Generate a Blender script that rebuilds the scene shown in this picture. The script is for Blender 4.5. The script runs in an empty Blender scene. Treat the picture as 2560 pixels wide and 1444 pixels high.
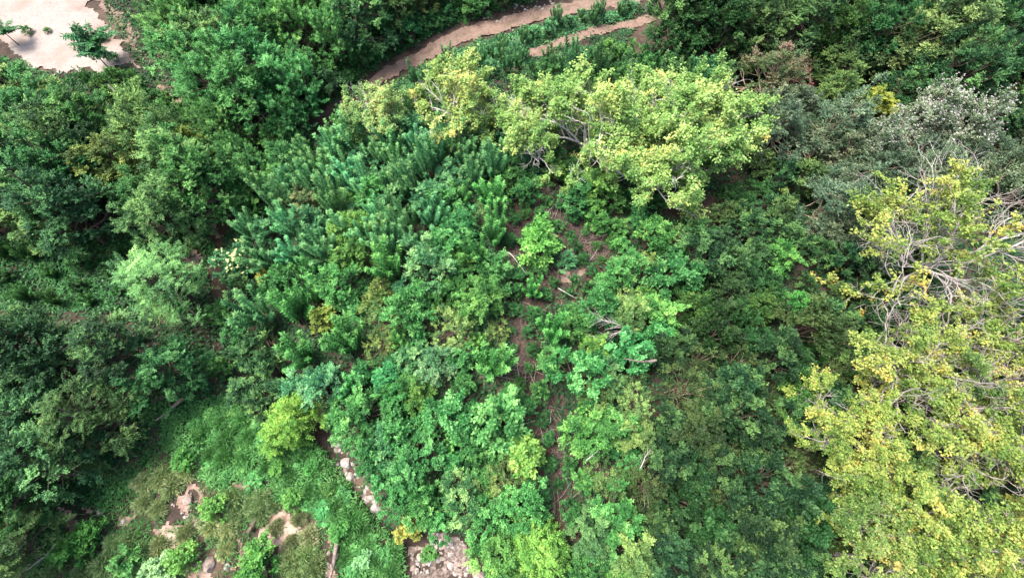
import bpy, bmesh, math, random
import numpy as np
from mathutils import Vector

# ---------------------------------------------------------------- camera, sky, sun, exposure
scene = bpy.context.scene
C = scene.collection
HCAM = 24.0                      # drone height above the ground
TILT = math.radians(24.0)        # optical axis off the nadir
FPX = 1173.0                     # focal length in photo pixels (photo 2560 x 1444)
cam_data = bpy.data.cameras.new('camera')
cam_data.sensor_width = 36.0
cam_data.lens = 36.0 * FPX / 2560.0
cam_data.clip_start = 0.1
cam_data.clip_end = 4000.0
cam = bpy.data.objects.new('camera', cam_data)
cam.location = (0, 0, HCAM)
cam.rotation_euler = (TILT, 0, 0)
C.objects.link(cam)
scene.camera = cam

SUN_DIR = Vector((-0.55, 0.12, 1.2)).normalized()
SUN_EL = math.asin(SUN_DIR.z)
SUN_AZ = math.atan2(SUN_DIR.x, SUN_DIR.y)
world = bpy.data.worlds.new('World')
scene.world = world
world.use_nodes = True
wn = world.node_tree
bg = wn.nodes['Background']
sky = wn.nodes.new('ShaderNodeTexSky')
sky.sky_type = 'NISHITA'
sky.sun_disc = False
sky.sun_elevation = SUN_EL
sky.sun_rotation = SUN_AZ
sky.air_density = 1.0
sky.dust_density = 6.0
sky.ozone_density = 1.0
wn.links.new(sky.outputs[0], bg.inputs[0])
bg.inputs[1].default_value = 0.14
sd = bpy.data.lights.new('sun', 'SUN')
sd.energy = 2.1
sd.angle = math.radians(24.0)
sd.color = (1.0, 0.965, 0.89)
so = bpy.data.objects.new('sun', sd)
so.rotation_euler = SUN_DIR.to_track_quat('Z', 'Y').to_euler()
so.location = (-20, 10, 60)
C.objects.link(so)
vs = scene.view_settings
vs.view_transform = 'Standard'
vs.look = 'None'
vs.exposure = 1.62
vs.gamma = 1.0
vs.use_curve_mapping = False
scene.cycles.max_bounces = 5
scene.cycles.diffuse_bounces = 3
scene.cycles.glossy_bounces = 1
scene.cycles.transmission_bounces = 3
scene.cycles.transparent_max_bounces = 4
scene.cycles.sample_clamp_indirect = 4.0

RNG = np.random.default_rng(20240611)
SIN_T, COS_T = math.sin(TILT), math.cos(TILT)


# ---------------------------------------------------------------- survey: where photo points lie on the ground
def at(px, py, z=0.0):
    a = (px - 1280.0) / FPX
    b = (722.0 - py) / FPX
    dx, dy, dz = a, SIN_T + b * COS_T, -COS_T + b * SIN_T
    t = (z - HCAM) / dz
    return dx * t, dy * t


def poly_at(pts, z=0.0):
    return np.array([at(x, y, z) for x, y in pts])


def inside(poly, x, y):
    x = np.asarray(x, float); y = np.asarray(y, float)
    r = np.zeros(x.shape, bool)
    n = len(poly)
    for i in range(n):
        x1, y1 = poly[i]; x2, y2 = poly[(i + 1) % n]
        c = (y1 > y) != (y2 > y)
        with np.errstate(divide='ignore', invalid='ignore'):
            xi = (x2 - x1) * (y - y1) / (y2 - y1) + x1
        r ^= c & (x < xi)
    return r


def dist_line(line, x, y):
    x = np.asarray(x, float); y = np.asarray(y, float)
    d = np.full(x.shape, 1e9)
    for (x1, y1), (x2, y2) in zip(line[:-1], line[1:]):
        vx, vy = x2 - x1, y2 - y1
        t = np.clip(((x - x1) * vx + (y - y1) * vy) / (vx * vx + vy * vy + 1e-9), 0, 1)
        d = np.minimum(d, np.hypot(x - x1 - t * vx, y - y1 - t * vy))
    return d


GULLY = poly_at([(900, 240), (640, 415), (550, 550), (495, 650), (600, 800), (725, 915), (835, 1095),
                 (872, 1165), (930, 1265), (1040, 1360), (1160, 1460)])
TRACK = poly_at([(1640, -60), (1500, 8), (1330, 42), (1180, 78), (1080, 125), (1010, 165), (940, 205), (890, 250), (840, 300)])
TRACK2 = poly_at([(1620, 50), (1530, 76), (1450, 98), (1390, 120), (1335, 140)])


MX, MY = at(1180, 760)


def _n2(x, y, s, ph):
    return (np.sin(x * s + ph) * np.cos(y * s * 1.13 - ph * 1.7) + np.sin((x * .7 + y * .8) * s * 1.9 + ph * 2.3) * .5)


def hgt(x, y):
    x = np.asarray(x, float); y = np.asarray(y, float)
    h = 0.22 * _n2(x, y, 0.23, 0.4) + 0.09 * _n2(x, y, 0.71, 2.1)
    far = np.clip((np.hypot(x, y) - 60) / 100, 0, 1)
    h = h * (1 - far) + far * 3.0 * _n2(x, y, 0.012, 1.0)
    h = h + 2.2 * np.exp(-((x - MX) / 10.5) ** 2 - ((y - MY) / 12.0) ** 2)       # the thicket grows on a low hill
    h = h - 0.8 * np.exp(-(dist_line(GULLY, x, y) / 0.9) ** 2)
    tr = np.exp(-(dist_line(TRACK, x, y) / 1.3) ** 2)
    h = h - 0.12 * tr
    return h


_flat_at = at


def at(px, py, z=0.0):
    """the spot Z above the terrain that the photo shows at this pixel"""
    h = 0.0
    for _ in range(5):
        x, y = _flat_at(px, py, z + h)
        h = h + .85 * (float(hgt(x, y)) - h)
    return x, y


# ---------------------------------------------------------------- materials
def new_mat(name):
    m = bpy.data.materials.new(name)
    m.use_nodes = True
    nt = m.node_tree
    return m, nt, nt.nodes['Principled BSDF'], nt.nodes['Material Output']


def foliage_mat(name, stops, rough=0.6, trans=0.2, spec=0.18):
    """stops: list of (pos, rgb) read by the per-leaf tint; each plant multiplies by its own object colour."""
    m, nt, p, out = new_mat(name)
    N, L = nt.nodes, nt.links
    at_ = N.new('ShaderNodeAttribute'); at_.attribute_name = 'tint'
    ramp = N.new('ShaderNodeValToRGB')
    el = ramp.color_ramp.elements
    el[0].position, el[0].color = stops[0][0], (*stops[0][1], 1)
    el[1].position, el[1].color = stops[-1][0], (*stops[-1][1], 1)
    for pos, c in stops[1:-1]:
        e = el.new(pos); e.color = (*c, 1)
    L.new(at_.outputs['Fac'], ramp.inputs[0])
    oi = N.new('ShaderNodeObjectInfo')
    mul = N.new('ShaderNodeMix'); mul.data_type = 'RGBA'; mul.blend_type = 'MULTIPLY'
    mul.inputs[0].default_value = 1.0
    L.new(ramp.outputs[0], mul.inputs[6]); L.new(oi.outputs['Color'], mul.inputs[7])
    L.new(mul.outputs[2], p.inputs['Base Color'])
    p.inputs['Roughness'].default_value = rough
    p.inputs['Specular IOR Level'].default_value = spec
    tl = N.new('ShaderNodeBsdfTranslucent')
    tc = N.new('ShaderNodeMix'); tc.data_type = 'RGBA'; tc.blend_type = 'MULTIPLY'
    tc.inputs[0].default_value = 1.0
    tc.inputs[7].default_value = (1.25, 1.25, 0.7, 1)
    L.new(mul.outputs[2], tc.inputs[6]); L.new(tc.outputs[2], tl.inputs[0])
    mx = N.new('ShaderNodeMixShader'); mx.inputs[0].default_value = trans
    L.new(p.outputs[0], mx.inputs[1]); L.new(tl.outputs[0], mx.inputs[2])
    L.new(mx.outputs[0], out.inputs[0])
    return m


def noise_mat(name, c1, c2, scale=4.0, rough=0.85, bump=0.3, detail=6.0, c3=None, scale3=0.7, stretch=None):
    m, nt, p, out = new_mat(name)
    N, L = nt.nodes, nt.links
    tc = N.new('ShaderNodeTexCoord')
    src = tc.outputs['Object']
    if stretch:
        mp = N.new('ShaderNodeMapping'); mp.inputs['Scale'].default_value = stretch
        L.new(src, mp.inputs[0]); src = mp.outputs[0]
    nz = N.new('ShaderNodeTexNoise'); nz.inputs['Scale'].default_value = scale
    nz.inputs['Detail'].default_value = detail; nz.inputs['Roughness'].default_value = 0.65
    L.new(src, nz.inputs['Vector'])
    r = N.new('ShaderNodeValToRGB')
    r.color_ramp.elements[0].position = 0.32; r.color_ramp.elements[0].color = (*c1, 1)
    r.color_ramp.elements[1].position = 0.68; r.color_ramp.elements[1].color = (*c2, 1)
    L.new(nz.outputs['Fac'], r.inputs[0])
    col = r.outputs[0]
    if c3 is not None:
        n3 = N.new('ShaderNodeTexNoise'); n3.inputs['Scale'].default_value = scale3; n3.inputs['Detail'].default_value = 5
        L.new(src, n3.inputs['Vector'])
        r3 = N.new('ShaderNodeValToRGB')
        r3.color_ramp.elements[0].position = 0.5; r3.color_ramp.elements[1].position = 0.66
        L.new(n3.outputs['Fac'], r3.inputs[0])
        mx = N.new('ShaderNodeMix'); mx.data_type = 'RGBA'
        L.new(r3.outputs[0], mx.inputs[0]); L.new(col, mx.inputs[6]); mx.inputs[7].default_value = (*c3, 1)
        col = mx.outputs[2]
    L.new(col, p.inputs['Base Color'])
    p.inputs['Roughness'].default_value = rough
    p.inputs['Specular IOR Level'].default_value = 0.2
    if bump:
        b = N.new('ShaderNodeBump'); b.inputs['Strength'].default_value = bump; b.inputs['Distance'].default_value = 0.05
        L.new(nz.outputs['Fac'], b.inputs['Height']); L.new(b.outputs[0], p.inputs['Normal'])
    return m


M = {}
M['soil'] = noise_mat('forest_soil', (0.022, 0.017, 0.013), (0.065, 0.046, 0.036), 2.2, 0.95, 0.6, c3=(0.10, 0.066, 0.05), scale3=0.35)
M['dirt'] = noise_mat('track_dirt', (0.135, 0.088, 0.068), (0.22, 0.155, 0.125), 6.0, 0.95, 0.9, c3=(0.12, 0.085, 0.062), scale3=1.3)
M['redsoil'] = noise_mat('bare_red_soil', (0.13, 0.082, 0.064), (0.27, 0.185, 0.15), 6.0, 0.95, 0.6, c3=(0.36, 0.26, 0.21), scale3=0.9)
M['stonysoil'] = noise_mat('stony_soil', (0.05, 0.036, 0.03), (0.20, 0.155, 0.135), 9.0, 0.95, 0.8, c3=(0.26, 0.22, 0.195), scale3=4.0)
M['sand'] = noise_mat('pale_sand', (0.215, 0.18, 0.16), (0.285, 0.25, 0.23), 5.0, 0.95, 0.5, c3=(0.19, 0.14, 0.11), scale3=0.22)
M['litter'] = noise_mat('leaf_litter', (0.022, 0.017, 0.015), (0.075, 0.055, 0.044), 6.0, 0.95, 0.8)
M['rock'] = noise_mat('pale_stone', (0.17, 0.155, 0.145), (0.42, 0.395, 0.37), 6.0, 0.9, 0.5, c3=(0.26, 0.22, 0.19), scale3=2.2)
M['rockpink'] = noise_mat('pinkish_stone', (0.16, 0.125, 0.105), (0.34, 0.28, 0.25), 5.0, 0.9, 0.5, c3=(0.20, 0.14, 0.11), scale3=2.2)
M['bark_pale'] = noise_mat('pale_bark', (0.42, 0.38, 0.36), (0.68, 0.63, 0.61), 7.0, 0.85, 0.2, stretch=(1, 1, 0.35))
M['bark_grey'] = noise_mat('grey_bark', (0.15, 0.13, 0.12), (0.36, 0.325, 0.305), 7.0, 0.85, 0.2, stretch=(1, 1, 0.35))
M['bark_mid'] = noise_mat('weathered_bark', (0.22, 0.195, 0.18), (0.52, 0.48, 0.455), 11.0, 0.9, 0.4, stretch=(1, 1, 0.35))
M['bark_tan'] = noise_mat('tan_bark', (0.22, 0.15, 0.105), (0.42, 0.32, 0.25), 7.0, 0.85, 0.2, stretch=(1, 1, 0.35))
M['bark_dark'] = noise_mat('brown_bark', (0.05, 0.038, 0.03), (0.15, 0.115, 0.09), 8.0, 0.9, 0.3, stretch=(1, 1, 0.3))
M['deadwood'] = noise_mat('dry_deadwood', (0.095, 0.072, 0.06), (0.25, 0.205, 0.18), 9.0, 0.9, 0.2)
M['greywood'] = noise_mat('bleached_deadwood', (0.22, 0.20, 0.185), (0.46, 0.43, 0.405), 9.0, 0.9, 0.2)

# leaf colours: dark / body / pale stops, for young leaf and painted highlights
M['f_teal'] = foliage_mat('leaf_bluegreen', [(0, (0.016, 0.080, 0.036)), (.5, (0.054, 0.192, 0.074)), (1, (0.20, 0.41, 0.17))])
M['f_green'] = foliage_mat('leaf_midgreen', [(0, (0.013, 0.064, 0.017)), (.5, (0.042, 0.172, 0.046)), (1, (0.155, 0.375, 0.115))])
M['f_bright'] = foliage_mat('leaf_brightgreen', [(0, (0.03, 0.12, 0.03)), (.5, (0.085, 0.26, 0.06)), (1, (0.20, 0.42, 0.10))])
M['f_dark'] = foliage_mat('leaf_darkgreen', [(0, (0.012, 0.046, 0.018)), (.5, (0.030, 0.098, 0.036)), (1, (0.14, 0.30, 0.095))])  # pale stop raised to paint highlights into the dark leaves
M['f_olive'] = foliage_mat('leaf_olive', [(0, (0.035, 0.085, 0.030)), (.5, (0.085, 0.18, 0.055)), (1, (0.21, 0.34, 0.10))])
M['f_lime'] = foliage_mat('leaf_limeyellow', [(0, (0.06, 0.13, 0.035)), (.42, (0.165, 0.25, 0.07)), (.85, (0.33, 0.37, 0.13)), (1, (0.42, 0.31, 0.09))], trans=0.25)
M['f_gold'] = foliage_mat('leaf_gold', [(0, (0.16, 0.19, 0.03)), (.5, (0.34, 0.36, 0.06)), (1, (0.55, 0.48, 0.09))], trans=0.25)
M['f_grey'] = foliage_mat('leaf_greygreen', [(0, (0.034, 0.064, 0.036)), (.5, (0.080, 0.130, 0.072)), (1, (0.21, 0.265, 0.165))])
M['f_red'] = foliage_mat('leaf_russet', [(0, (0.05, 0.10, 0.04)), (.5, (0.09, 0.14, 0.055)), (.75, (0.16, 0.15, 0.08)), (1, (0.22, 0.14, 0.12))])
M['f_straw'] = foliage_mat('grass_straw', [(0, (0.06, 0.12, 0.05)), (.5, (0.15, 0.21, 0.10)), (1, (0.36, 0.36, 0.23))])
M['f_grass'] = foliage_mat('grass_green', [(0, (0.03, 0.12, 0.03)), (.5, (0.07, 0.23, 0.06)), (1, (0.18, 0.38, 0.13))])
M['f_white'] = foliage_mat('petal_white', [(0, (0.30, 0.29, 0.28)), (1, (0.52, 0.50, 0.49))], trans=0.2)
M['f_flower'] = foliage_mat('petal_cream', [(0, (0.60, 0.60, 0.22)), (1, (0.72, 0.70, 0.40))], trans=0.2)
M['f_brown'] = foliage_mat('dry_leaf', [(0, (0.06, 0.04, 0.03)), (.5, (0.14, 0.09, 0.065)), (1, (0.26, 0.19, 0.14))], trans=0.1)


# ---------------------------------------------------------------- mesh building
def mesh_quads(name, V, Q, mat, tint=None, smooth=False):
    me = bpy.data.meshes.new(name)
    V = np.ascontiguousarray(V, np.float32); Q = np.ascontiguousarray(Q, np.int32)
    n = len(Q)
    me.vertices.add(len(V)); me.vertices.foreach_set('co', V.ravel())
    me.loops.add(4 * n); me.loops.foreach_set('vertex_index', Q.ravel())
    me.polygons.add(n)
    me.polygons.foreach_set('loop_start', np.arange(0, 4 * n, 4, dtype=np.int32))
    if smooth:
        me.polygons.foreach_set('use_smooth', np.ones(n, bool))
    me.update(calc_edges=True)
    if tint is not None:
        a = me.attributes.new('tint', 'FLOAT', 'FACE')
        a.data.foreach_set('value', np.ascontiguousarray(np.clip(tint, 0, 1), np.float32))
    me.materials.append(mat)
    return me


def unit(v):
    return v / (np.linalg.norm(v, axis=-1, keepdims=True) + 1e-9)


def rdir(rng, n):
    return unit(rng.normal(size=(n, 3)))


UP = np.array([0, 0, 1.0])


class Leaves:
    """collects leaf blades: base point, direction, face normal, length, width, tint"""
    def __init__(self):
        self.a = []

    def add(self, P, D, Nn, L, W, T, curl=0.15, fold=0.18):
        n = len(P)
        f = lambda x: np.broadcast_to(np.asarray(x, float), (n,))
        self.a.append((P, unit(D), Nn, f(L), f(W), f(T), f(curl), f(fold)))

    def mesh(self, name, mat):
        P, D, Nn, L, W, T, cu, fo = [np.concatenate([q[i] for q in self.a]) for i in range(8)]
        Nn = Nn - D * np.sum(Nn * D, -1, keepdims=True)
        Nn = unit(Nn)
        lat = np.cross(Nn, D)
        L_, W_ = L[:, None], W[:, None]
        cu, fo = cu[:, None], fo[:, None]
        n = len(P)
        if L.mean() < .17:                            # small leaves: one folded kite each
            V = np.empty((n, 4, 3))
            V[:, 0] = P
            V[:, 1] = P + D * L_ * .45 - lat * W_ * .58 + Nn * W_ * fo
            V[:, 2] = P + D * L_ - Nn * cu * L_
            V[:, 3] = P + D * L_ * .45 + lat * W_ * .58 + Nn * W_ * fo
            return mesh_quads(name, V.reshape(-1, 3), np.arange(4 * n).reshape(n, 4), mat, T)
        V = np.empty((n, 6, 3))
        V[:, 0] = P
        V[:, 1] = P + D * L_ * .30 + lat * W_ * .48 + Nn * W_ * fo
        V[:, 2] = P + D * L_ * .70 + lat * W_ * .40 + Nn * (W_ * fo - cu * L_ * .45)
        V[:, 3] = P + D * L_ - Nn * cu * L_
        V[:, 4] = P + D * L_ * .70 - lat * W_ * .40 + Nn * (W_ * fo - cu * L_ * .45)
        V[:, 5] = P + D * L_ * .30 - lat * W_ * .48 + Nn * W_ * fo
        b = np.arange(n)[:, None] * 6
        Q = np.concatenate([b + np.array([0, 3, 2, 1]), b + np.array([0, 5, 4, 3])], 1).reshape(-1, 4)
        return mesh_quads(name, V.reshape(-1, 3), Q, mat, np.repeat(T, 2))


class Tubes:
    def __init__(self):
        self.V, self.Q, self.n = [], [], 0

    def add(self, pts, radii, k=5):
        pts = np.asarray(pts, float); radii = np.asarray(radii, float)
        m = len(pts)
        tan = unit(np.gradient(pts, axis=0))
        ref = np.where(np.abs(tan[:, 2:3]) > .9, np.array([[1.0, 0, 0]]), np.array([[0, 0, 1.0]]))
        e1 = unit(np.cross(tan, ref)); e2 = np.cross(tan, e1)
        a = np.arange(k) * 2 * math.pi / k
        ring = pts[:, None] + radii[:, None, None] * (np.cos(a)[None, :, None] * e1[:, None] + np.sin(a)[None, :, None] * e2[:, None])
        self.V.append(ring.reshape(-1, 3))
        i = np.arange(m - 1)[:, None] * k; j = np.arange(k)[None]; j2 = (j + 1) % k
        q = np.stack([i + j, i + j2, i + k + j2, i + k + j], -1).reshape(-1, 4) + self.n
        self.Q.append(q)
        self.n += m * k

    def mesh(self, name, mat):
        return mesh_quads(name, np.concatenate(self.V), np.concatenate(self.Q), mat, smooth=True)


def curve_pts(p0, p1, bend, n=6):
    t = np.linspace(0, 1, n)[:, None]
    mid = (p0 + p1) / 2 + bend
    return (1 - t) ** 2 * p0 + 2 * t * (1 - t) * mid + t ** 2 * p1


def sprays(lv, rng, S, SD, SL, ST, nl, leafL, leafW, spread=0.85, fwd=0.55, droop=0.15, flat=0.8, spiral=False, young=0.18, curl=0.15, t0=0.15):
    """leafy twigs: S start, SD direction, SL length, ST tint; nl leaves on each"""
    n = len(S)
    t = (np.arange(nl) + .5) / nl * (1 - t0) + t0
    k = np.arange(nl)
    side = np.cross(SD, UP + 0.15 * rng.normal(size=(n, 3)))
    side = unit(side); up2 = np.cross(side, SD)
    if spiral:
        th = k[None, :] * 2.4 + rng.uniform(0, 6.28, (n, 1))
    else:
        th = (k[None, :] % 2) * math.pi + rng.normal(size=(n, nl)) * .25
    sv = np.cos(th)[..., None] * side[:, None] + np.sin(th)[..., None] * up2[:, None]
    Pp = S[:, None] + SD[:, None] * (SL[:, None] * t)[..., None]
    Pp[..., 2] -= droop * SL[:, None] * t[None] ** 2
    D = SD[:, None] * fwd + sv * spread + rng.normal(size=(n, nl, 3)) * .18
    D[:, -1] = SD + rng.normal(size=(n, 3)) * .1
    D[..., 2] -= droop * t[None]
    Nn = UP * flat + rng.normal(size=(n, nl, 3)) * .35
    if spiral:
        Nn = Nn + SD[:, None] * .9
    Ls = leafL * rng.uniform(.75, 1.15, (n, nl)) * (1 - .45 * np.abs(t - .5)[None] * (1 if nl > 8 else .3))
    T = ST[:, None] + young * (t[None] - .5) + rng.normal(size=(n, nl)) * .10
    lv.add(Pp.reshape(-1, 3), D.reshape(-1, 3), Nn.reshape(-1, 3), Ls.ravel(), (Ls * leafW / leafL).ravel(), T.ravel(), curl)


def dome(rng, n, R, z0, H, low=-0.1, q0=.72):
    """clump centres spread over an uneven dome"""
    A = np.arange(n) * 2.39996 + rng.uniform(0, 6.28)
    s = low + (1 - low) * (np.arange(n) + rng.uniform(0, 1, n)) / n
    rng.shuffle(A)
    cph = np.sqrt(np.clip(1 - s * s, 0, 1))
    ph = rng.uniform(0, 6.28, 3)
    q = rng.uniform(q0, 1.0, n) * (1 + .16 * np.sin(2 * A + ph[0]) + .12 * np.sin(3 * A + ph[1]) + .10 * np.sin(5 * A + ph[2] + 3 * s))
    O = np.stack([cph * np.cos(A), cph * np.sin(A), s], -1)
    P = np.stack([R * q * cph * np.cos(A), R * q * cph * np.sin(A), z0 + (H - z0) * q * s], -1)
    return P, O


def bush(seed, R, H, n_cl, rc, n_sp, nl, leafL, leafW, fol, bark, z0f=0.35, tilt=0.5, tone_sd=.16, tone=.45, stem_r=.035, part=('stem', 'foliage'), trunk=False, extra=None, **kw):
    """woody plant: stems/limbs running to clumps of leafy twigs. returns [(part name, mesh)]"""
    rng = np.random.default_rng(seed)
    z0 = H * z0f
    P, O = dome(rng, n_cl, R, z0, H)
    if True:                                          # boughs inside the crown as well
        P2, O2 = dome(rng, n_cl // 3, R * .55, z0, z0 + (H - z0) * .85, low=.3)
        P, O = np.concatenate([P, P2]), np.concatenate([O, O2]); n_cl = len(P)
    tb = Tubes()
    if trunk:
        nf = max(3, n_cl // 7)
        fork = np.array([rng.normal() * .12, rng.normal() * .12, z0 * .75])
        tb.add(curve_pts(np.array([0, 0, -.3]), fork, rng.normal(size=3) * .12), np.linspace(stem_r * 3.2, stem_r * 2.2, 6), 7)
        lim = P[rng.choice(n_cl, nf, replace=False)] * np.array([.5, .5, 1]); lim[:, 2] = z0 + (lim[:, 2] - z0) * .45
        for q in lim:
            tb.add(curve_pts(fork, q, np.array([0, 0, -.15]) + rng.normal(size=3) * .15), np.linspace(stem_r * 1.8, stem_r, 6), 5)
        for c in P:
            q = lim[np.argmin(np.linalg.norm(lim - c, axis=1))]
            tb.add(curve_pts(q, c, rng.normal(size=3) * .18, 5), np.linspace(stem_r * .9, stem_r * .25, 5), 4)
    else:
        for c in P:
            b = np.array([rng.normal() * .12 * R, rng.normal() * .12 * R, -.15])
            tb.add(curve_pts(b, c, np.array([0, 0, .25 * H]) + rng.normal(size=3) * .08 * R, 6), np.linspace(stem_r, stem_r * .3, 6), 4)
    lv = Leaves()
    ct = tone + rng.normal(size=n_cl) * tone_sd
    cs = rng.uniform(.75, 1.2, n_cl)
    S = np.repeat(P, n_sp, 0); Oo = np.repeat(O, n_sp, 0)
    SD = unit(Oo * .55 + UP * tilt + rdir(rng, n_cl * n_sp) * .8)
    SL = np.repeat(cs, n_sp) * rc * rng.uniform(.6, 1.15, n_cl * n_sp)
    S = S + rng.normal(size=S.shape) * rc * .22 - SD * (SL * .25)[:, None]
    ST = np.repeat(ct, n_sp) + rng.normal(size=n_cl * n_sp) * .09
    sprays(lv, rng, S, SD, SL, ST, nl, leafL, leafW, **kw)
    parts = [(part[0], tb.mesh(part[0], M[bark])), (part[1], lv.mesh(part[1], M[fol]))]
    if extra:                                         # blossoms sitting on the outer twigs
        nm, mat, frac, size = extra
        pick = rng.choice(len(S), int(len(S) * frac), replace=False)
        pick = pick[Oo[pick, 2] > .1]
        fl = Leaves()
        E = S[pick] + SD[pick] * SL[pick][:, None] + UP * .05
        for k in range(5):
            a = k * 1.2566 + rng.uniform(0, 6, len(E))
            d = np.stack([np.cos(a), np.sin(a), np.full(len(E), .5)], -1)
            fl.add(E + rng.normal(size=E.shape) * size * .3, d, UP + .3 * rng.normal(size=E.shape), size, size * .8, rng.uniform(0, 1, len(E)), .1)
        parts.append((nm, fl.mesh(nm, M[mat])))
    return parts


def plume_shrub(seed, R, H, n_pl, fol, leafL=.24, leafW=.07, tone=.45, nl=46, base_f=.2, splay=.62):
    """clump of upright wands, each thickly clothed with forward-pointing leaflets and tipped with young leaf"""
    rng = np.random.default_rng(seed)
    tb, lv = Tubes(), Leaves()
    A = np.arange(n_pl) * 2.39996 + rng.uniform(0, 6); r = np.sqrt((np.arange(n_pl) + .5) / n_pl)
    A = A + rng.normal(size=n_pl) * .2
    tips = np.stack([R * r * np.cos(A), R * r * np.sin(A), H * (1 - .30 * r ** 2) * rng.uniform(.62, 1.15, n_pl)], -1)
    base = np.stack([R * splay * r * np.cos(A), R * splay * r * np.sin(A), tips[:, 2] * base_f], -1)
    SD = unit(tips - base); SL = np.linalg.norm(tips - base, axis=1)
    for b, tp in zip(base, tips):
        g = np.array([b[0] * .5, b[1] * .5, -.15])
        tb.add(np.stack([g, b, (b + tp) / 2, tp]), [.03, .024, .014, .004], 4)
    ST = tone + rng.normal(size=n_pl) * .10
    n = n_pl
    t = np.linspace(.05, 1.0, nl)
    k = np.arange(nl)
    side = unit(np.cross(SD, np.array([.3, .2, 1]) + rng.normal(size=(n, 3)) * .3)); up2 = np.cross(side, SD)
    th = k[None] * 2.39996 + rng.uniform(0, 6.28, (n, 1))
    sv = np.cos(th)[..., None] * side[:, None] + np.sin(th)[..., None] * up2[:, None]
    Pp = base[:, None] + SD[:, None] * (SL[:, None] * t)[..., None]
    D = SD[:, None] * .75 + sv * (.74 - .25 * t[None, :, None] ** 4) + rng.normal(size=(n, nl, 3)) * .10
    Nn = sv * .25 + UP * .8 + SD[:, None] * .4 + rng.normal(size=(n, nl, 3)) * .2
    Ls = leafL * rng.uniform(.85, 1.15, (n, nl)) * np.where(t > .94, .75, 1)[None]
    T = ST[:, None] + np.where(t > .84, .28, 0)[None] + rng.normal(size=(n, nl)) * .07
    lv.add(Pp.reshape(-1, 3), D.reshape(-1, 3), Nn.reshape(-1, 3), Ls.ravel(), np.full(Ls.size, leafW), T.ravel(), .30)
    return [('stem', tb.mesh('stem', M['bark_dark'])), ('foliage', lv.mesh('foliage', M[fol]))]


def open_tree(seed, R, H, fork_h, n_limb, leaf_p, bark, fol, leafL=.24, leafW=.13, n_ros=11, bare_dir=None, r0=.16, levels=4, tone=.45, spreadness=.8):
    """tree whose branching shows between bunches of leaves"""
    rng = np.random.default_rng(seed)
    tb = Tubes(); tips = []
    trunk_top = np.array([rng.normal() * .15, rng.normal() * .15, fork_h])
    tb.add(curve_pts(np.array([0, 0, -.4]), trunk_top, rng.normal(size=3) * .15), np.linspace(r0 * 1.25, r0, 6), 8)

    limbs = []

    def grow(p, d, ln, r, lev, leafy=True):
        ns = 6
        if lev == 0: limbs.append(Tubes())
        tb = limbs[-1]
        pts = [p]; dirs = [d]
        dd = d
        for i in range(ns):
            dd = unit(dd + rng.normal(size=3) * (.20 + .05 * lev) + UP * (.06 if lev < 3 else .02))
            pts.append(pts[-1] + dd * ln / ns); dirs.append(dd)
        pts = np.array(pts)
        tb.add(pts, np.linspace(r, r * (.5 if lev < levels - 1 else .3), ns + 1), 6 if lev == 0 else 4)
        if lev == levels - 1:
            if leafy:
                tips.append((pts[-1], dd)); tips.append((pts[3], dirs[3]))
            return
        nch = [5, 4, 4][min(lev, 2)]
        for i in range(nch):
            f = .35 + .65 * (i + rng.uniform(.2, 1)) / nch
            j = min(int(f * ns), ns)
            ax = rdir(rng, 1)[0]
            perp = unit(np.cross(dirs[j], ax))
            ang = rng.uniform(.45, .95)
            cd = unit(dirs[j] * math.cos(ang) + perp * math.sin(ang) + UP * .12)
            lf = leafy
            if lev == 1 and leafy:
                lf = rng.uniform() < .88
            if lev == 0:
                pp = leaf_p
                if bare_dir is not None and unit(pts[j] - np.array([0, 0, H * .55])) @ unit(np.array(bare_dir, float)) > .1:
                    pp = leaf_p * (.5 if H < 7 else .25)
                lf = rng.uniform() < pp
            grow(pts[j], cd, ln * rng.uniform(.50, .72), r * (1 - .4 * f) * .68, lev + 1, lf)

    for i in range(n_limb):
        a = i * 2 * math.pi / n_limb + rng.uniform(-.4, .4)
        el = rng.uniform(.12, .85) if i else 1.2
        d = np.array([math.cos(a) * math.cos(el) * spreadness, math.sin(a) * math.cos(el) * spreadness, math.sin(el)])
        grow(trunk_top - UP * rng.uniform(0, .4), unit(d), R * rng.uniform(.62, .80), r0 * rng.uniform(.5, .7), 0)
    TP = np.array([t[0] for t in tips]); TD = np.array([t[1] for t in tips])
    lv = Leaves()
    n = len(TP)
    lump = .18 * np.sin(TP[:, 0] * 1.7 + 1) + .15 * np.cos(TP[:, 1] * 1.9) + rng.normal(size=n) * .13
    for k in range(n_ros):
        a = k * 2.4 + rng.uniform(0, 6.28, n)
        d = np.stack([np.cos(a), np.sin(a), rng.uniform(-.35, .45, n)], -1) + TD * .45
        back = TP - TD * (rng.uniform(0, .38, n))[:, None] + rng.normal(size=(n, 3)) * .07
        L = leafL * rng.uniform(.7, 1.2, n)
        T = tone + lump + rng.normal(size=n) * .12 + (rng.uniform(size=n) < .04) * .4
        lv.add(back, d, UP + .45 * rng.normal(size=(n, 3)), L, L * leafW / leafL, T, .22)
    return [('trunk', tb.mesh('trunk', M[bark]), [('limb', l.mesh('limb', M[bark])) for l in limbs]), ('crown', lv.mesh('crown', M[fol]))]


# ---------------------------------------------------------------- objects
def props(o, label, cat, group=None, kind=None):
    if label: o['label'] = label
    if cat: o['category'] = cat
    if group: o['group'] = group
    if kind: o['kind'] = kind
    return o


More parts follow.
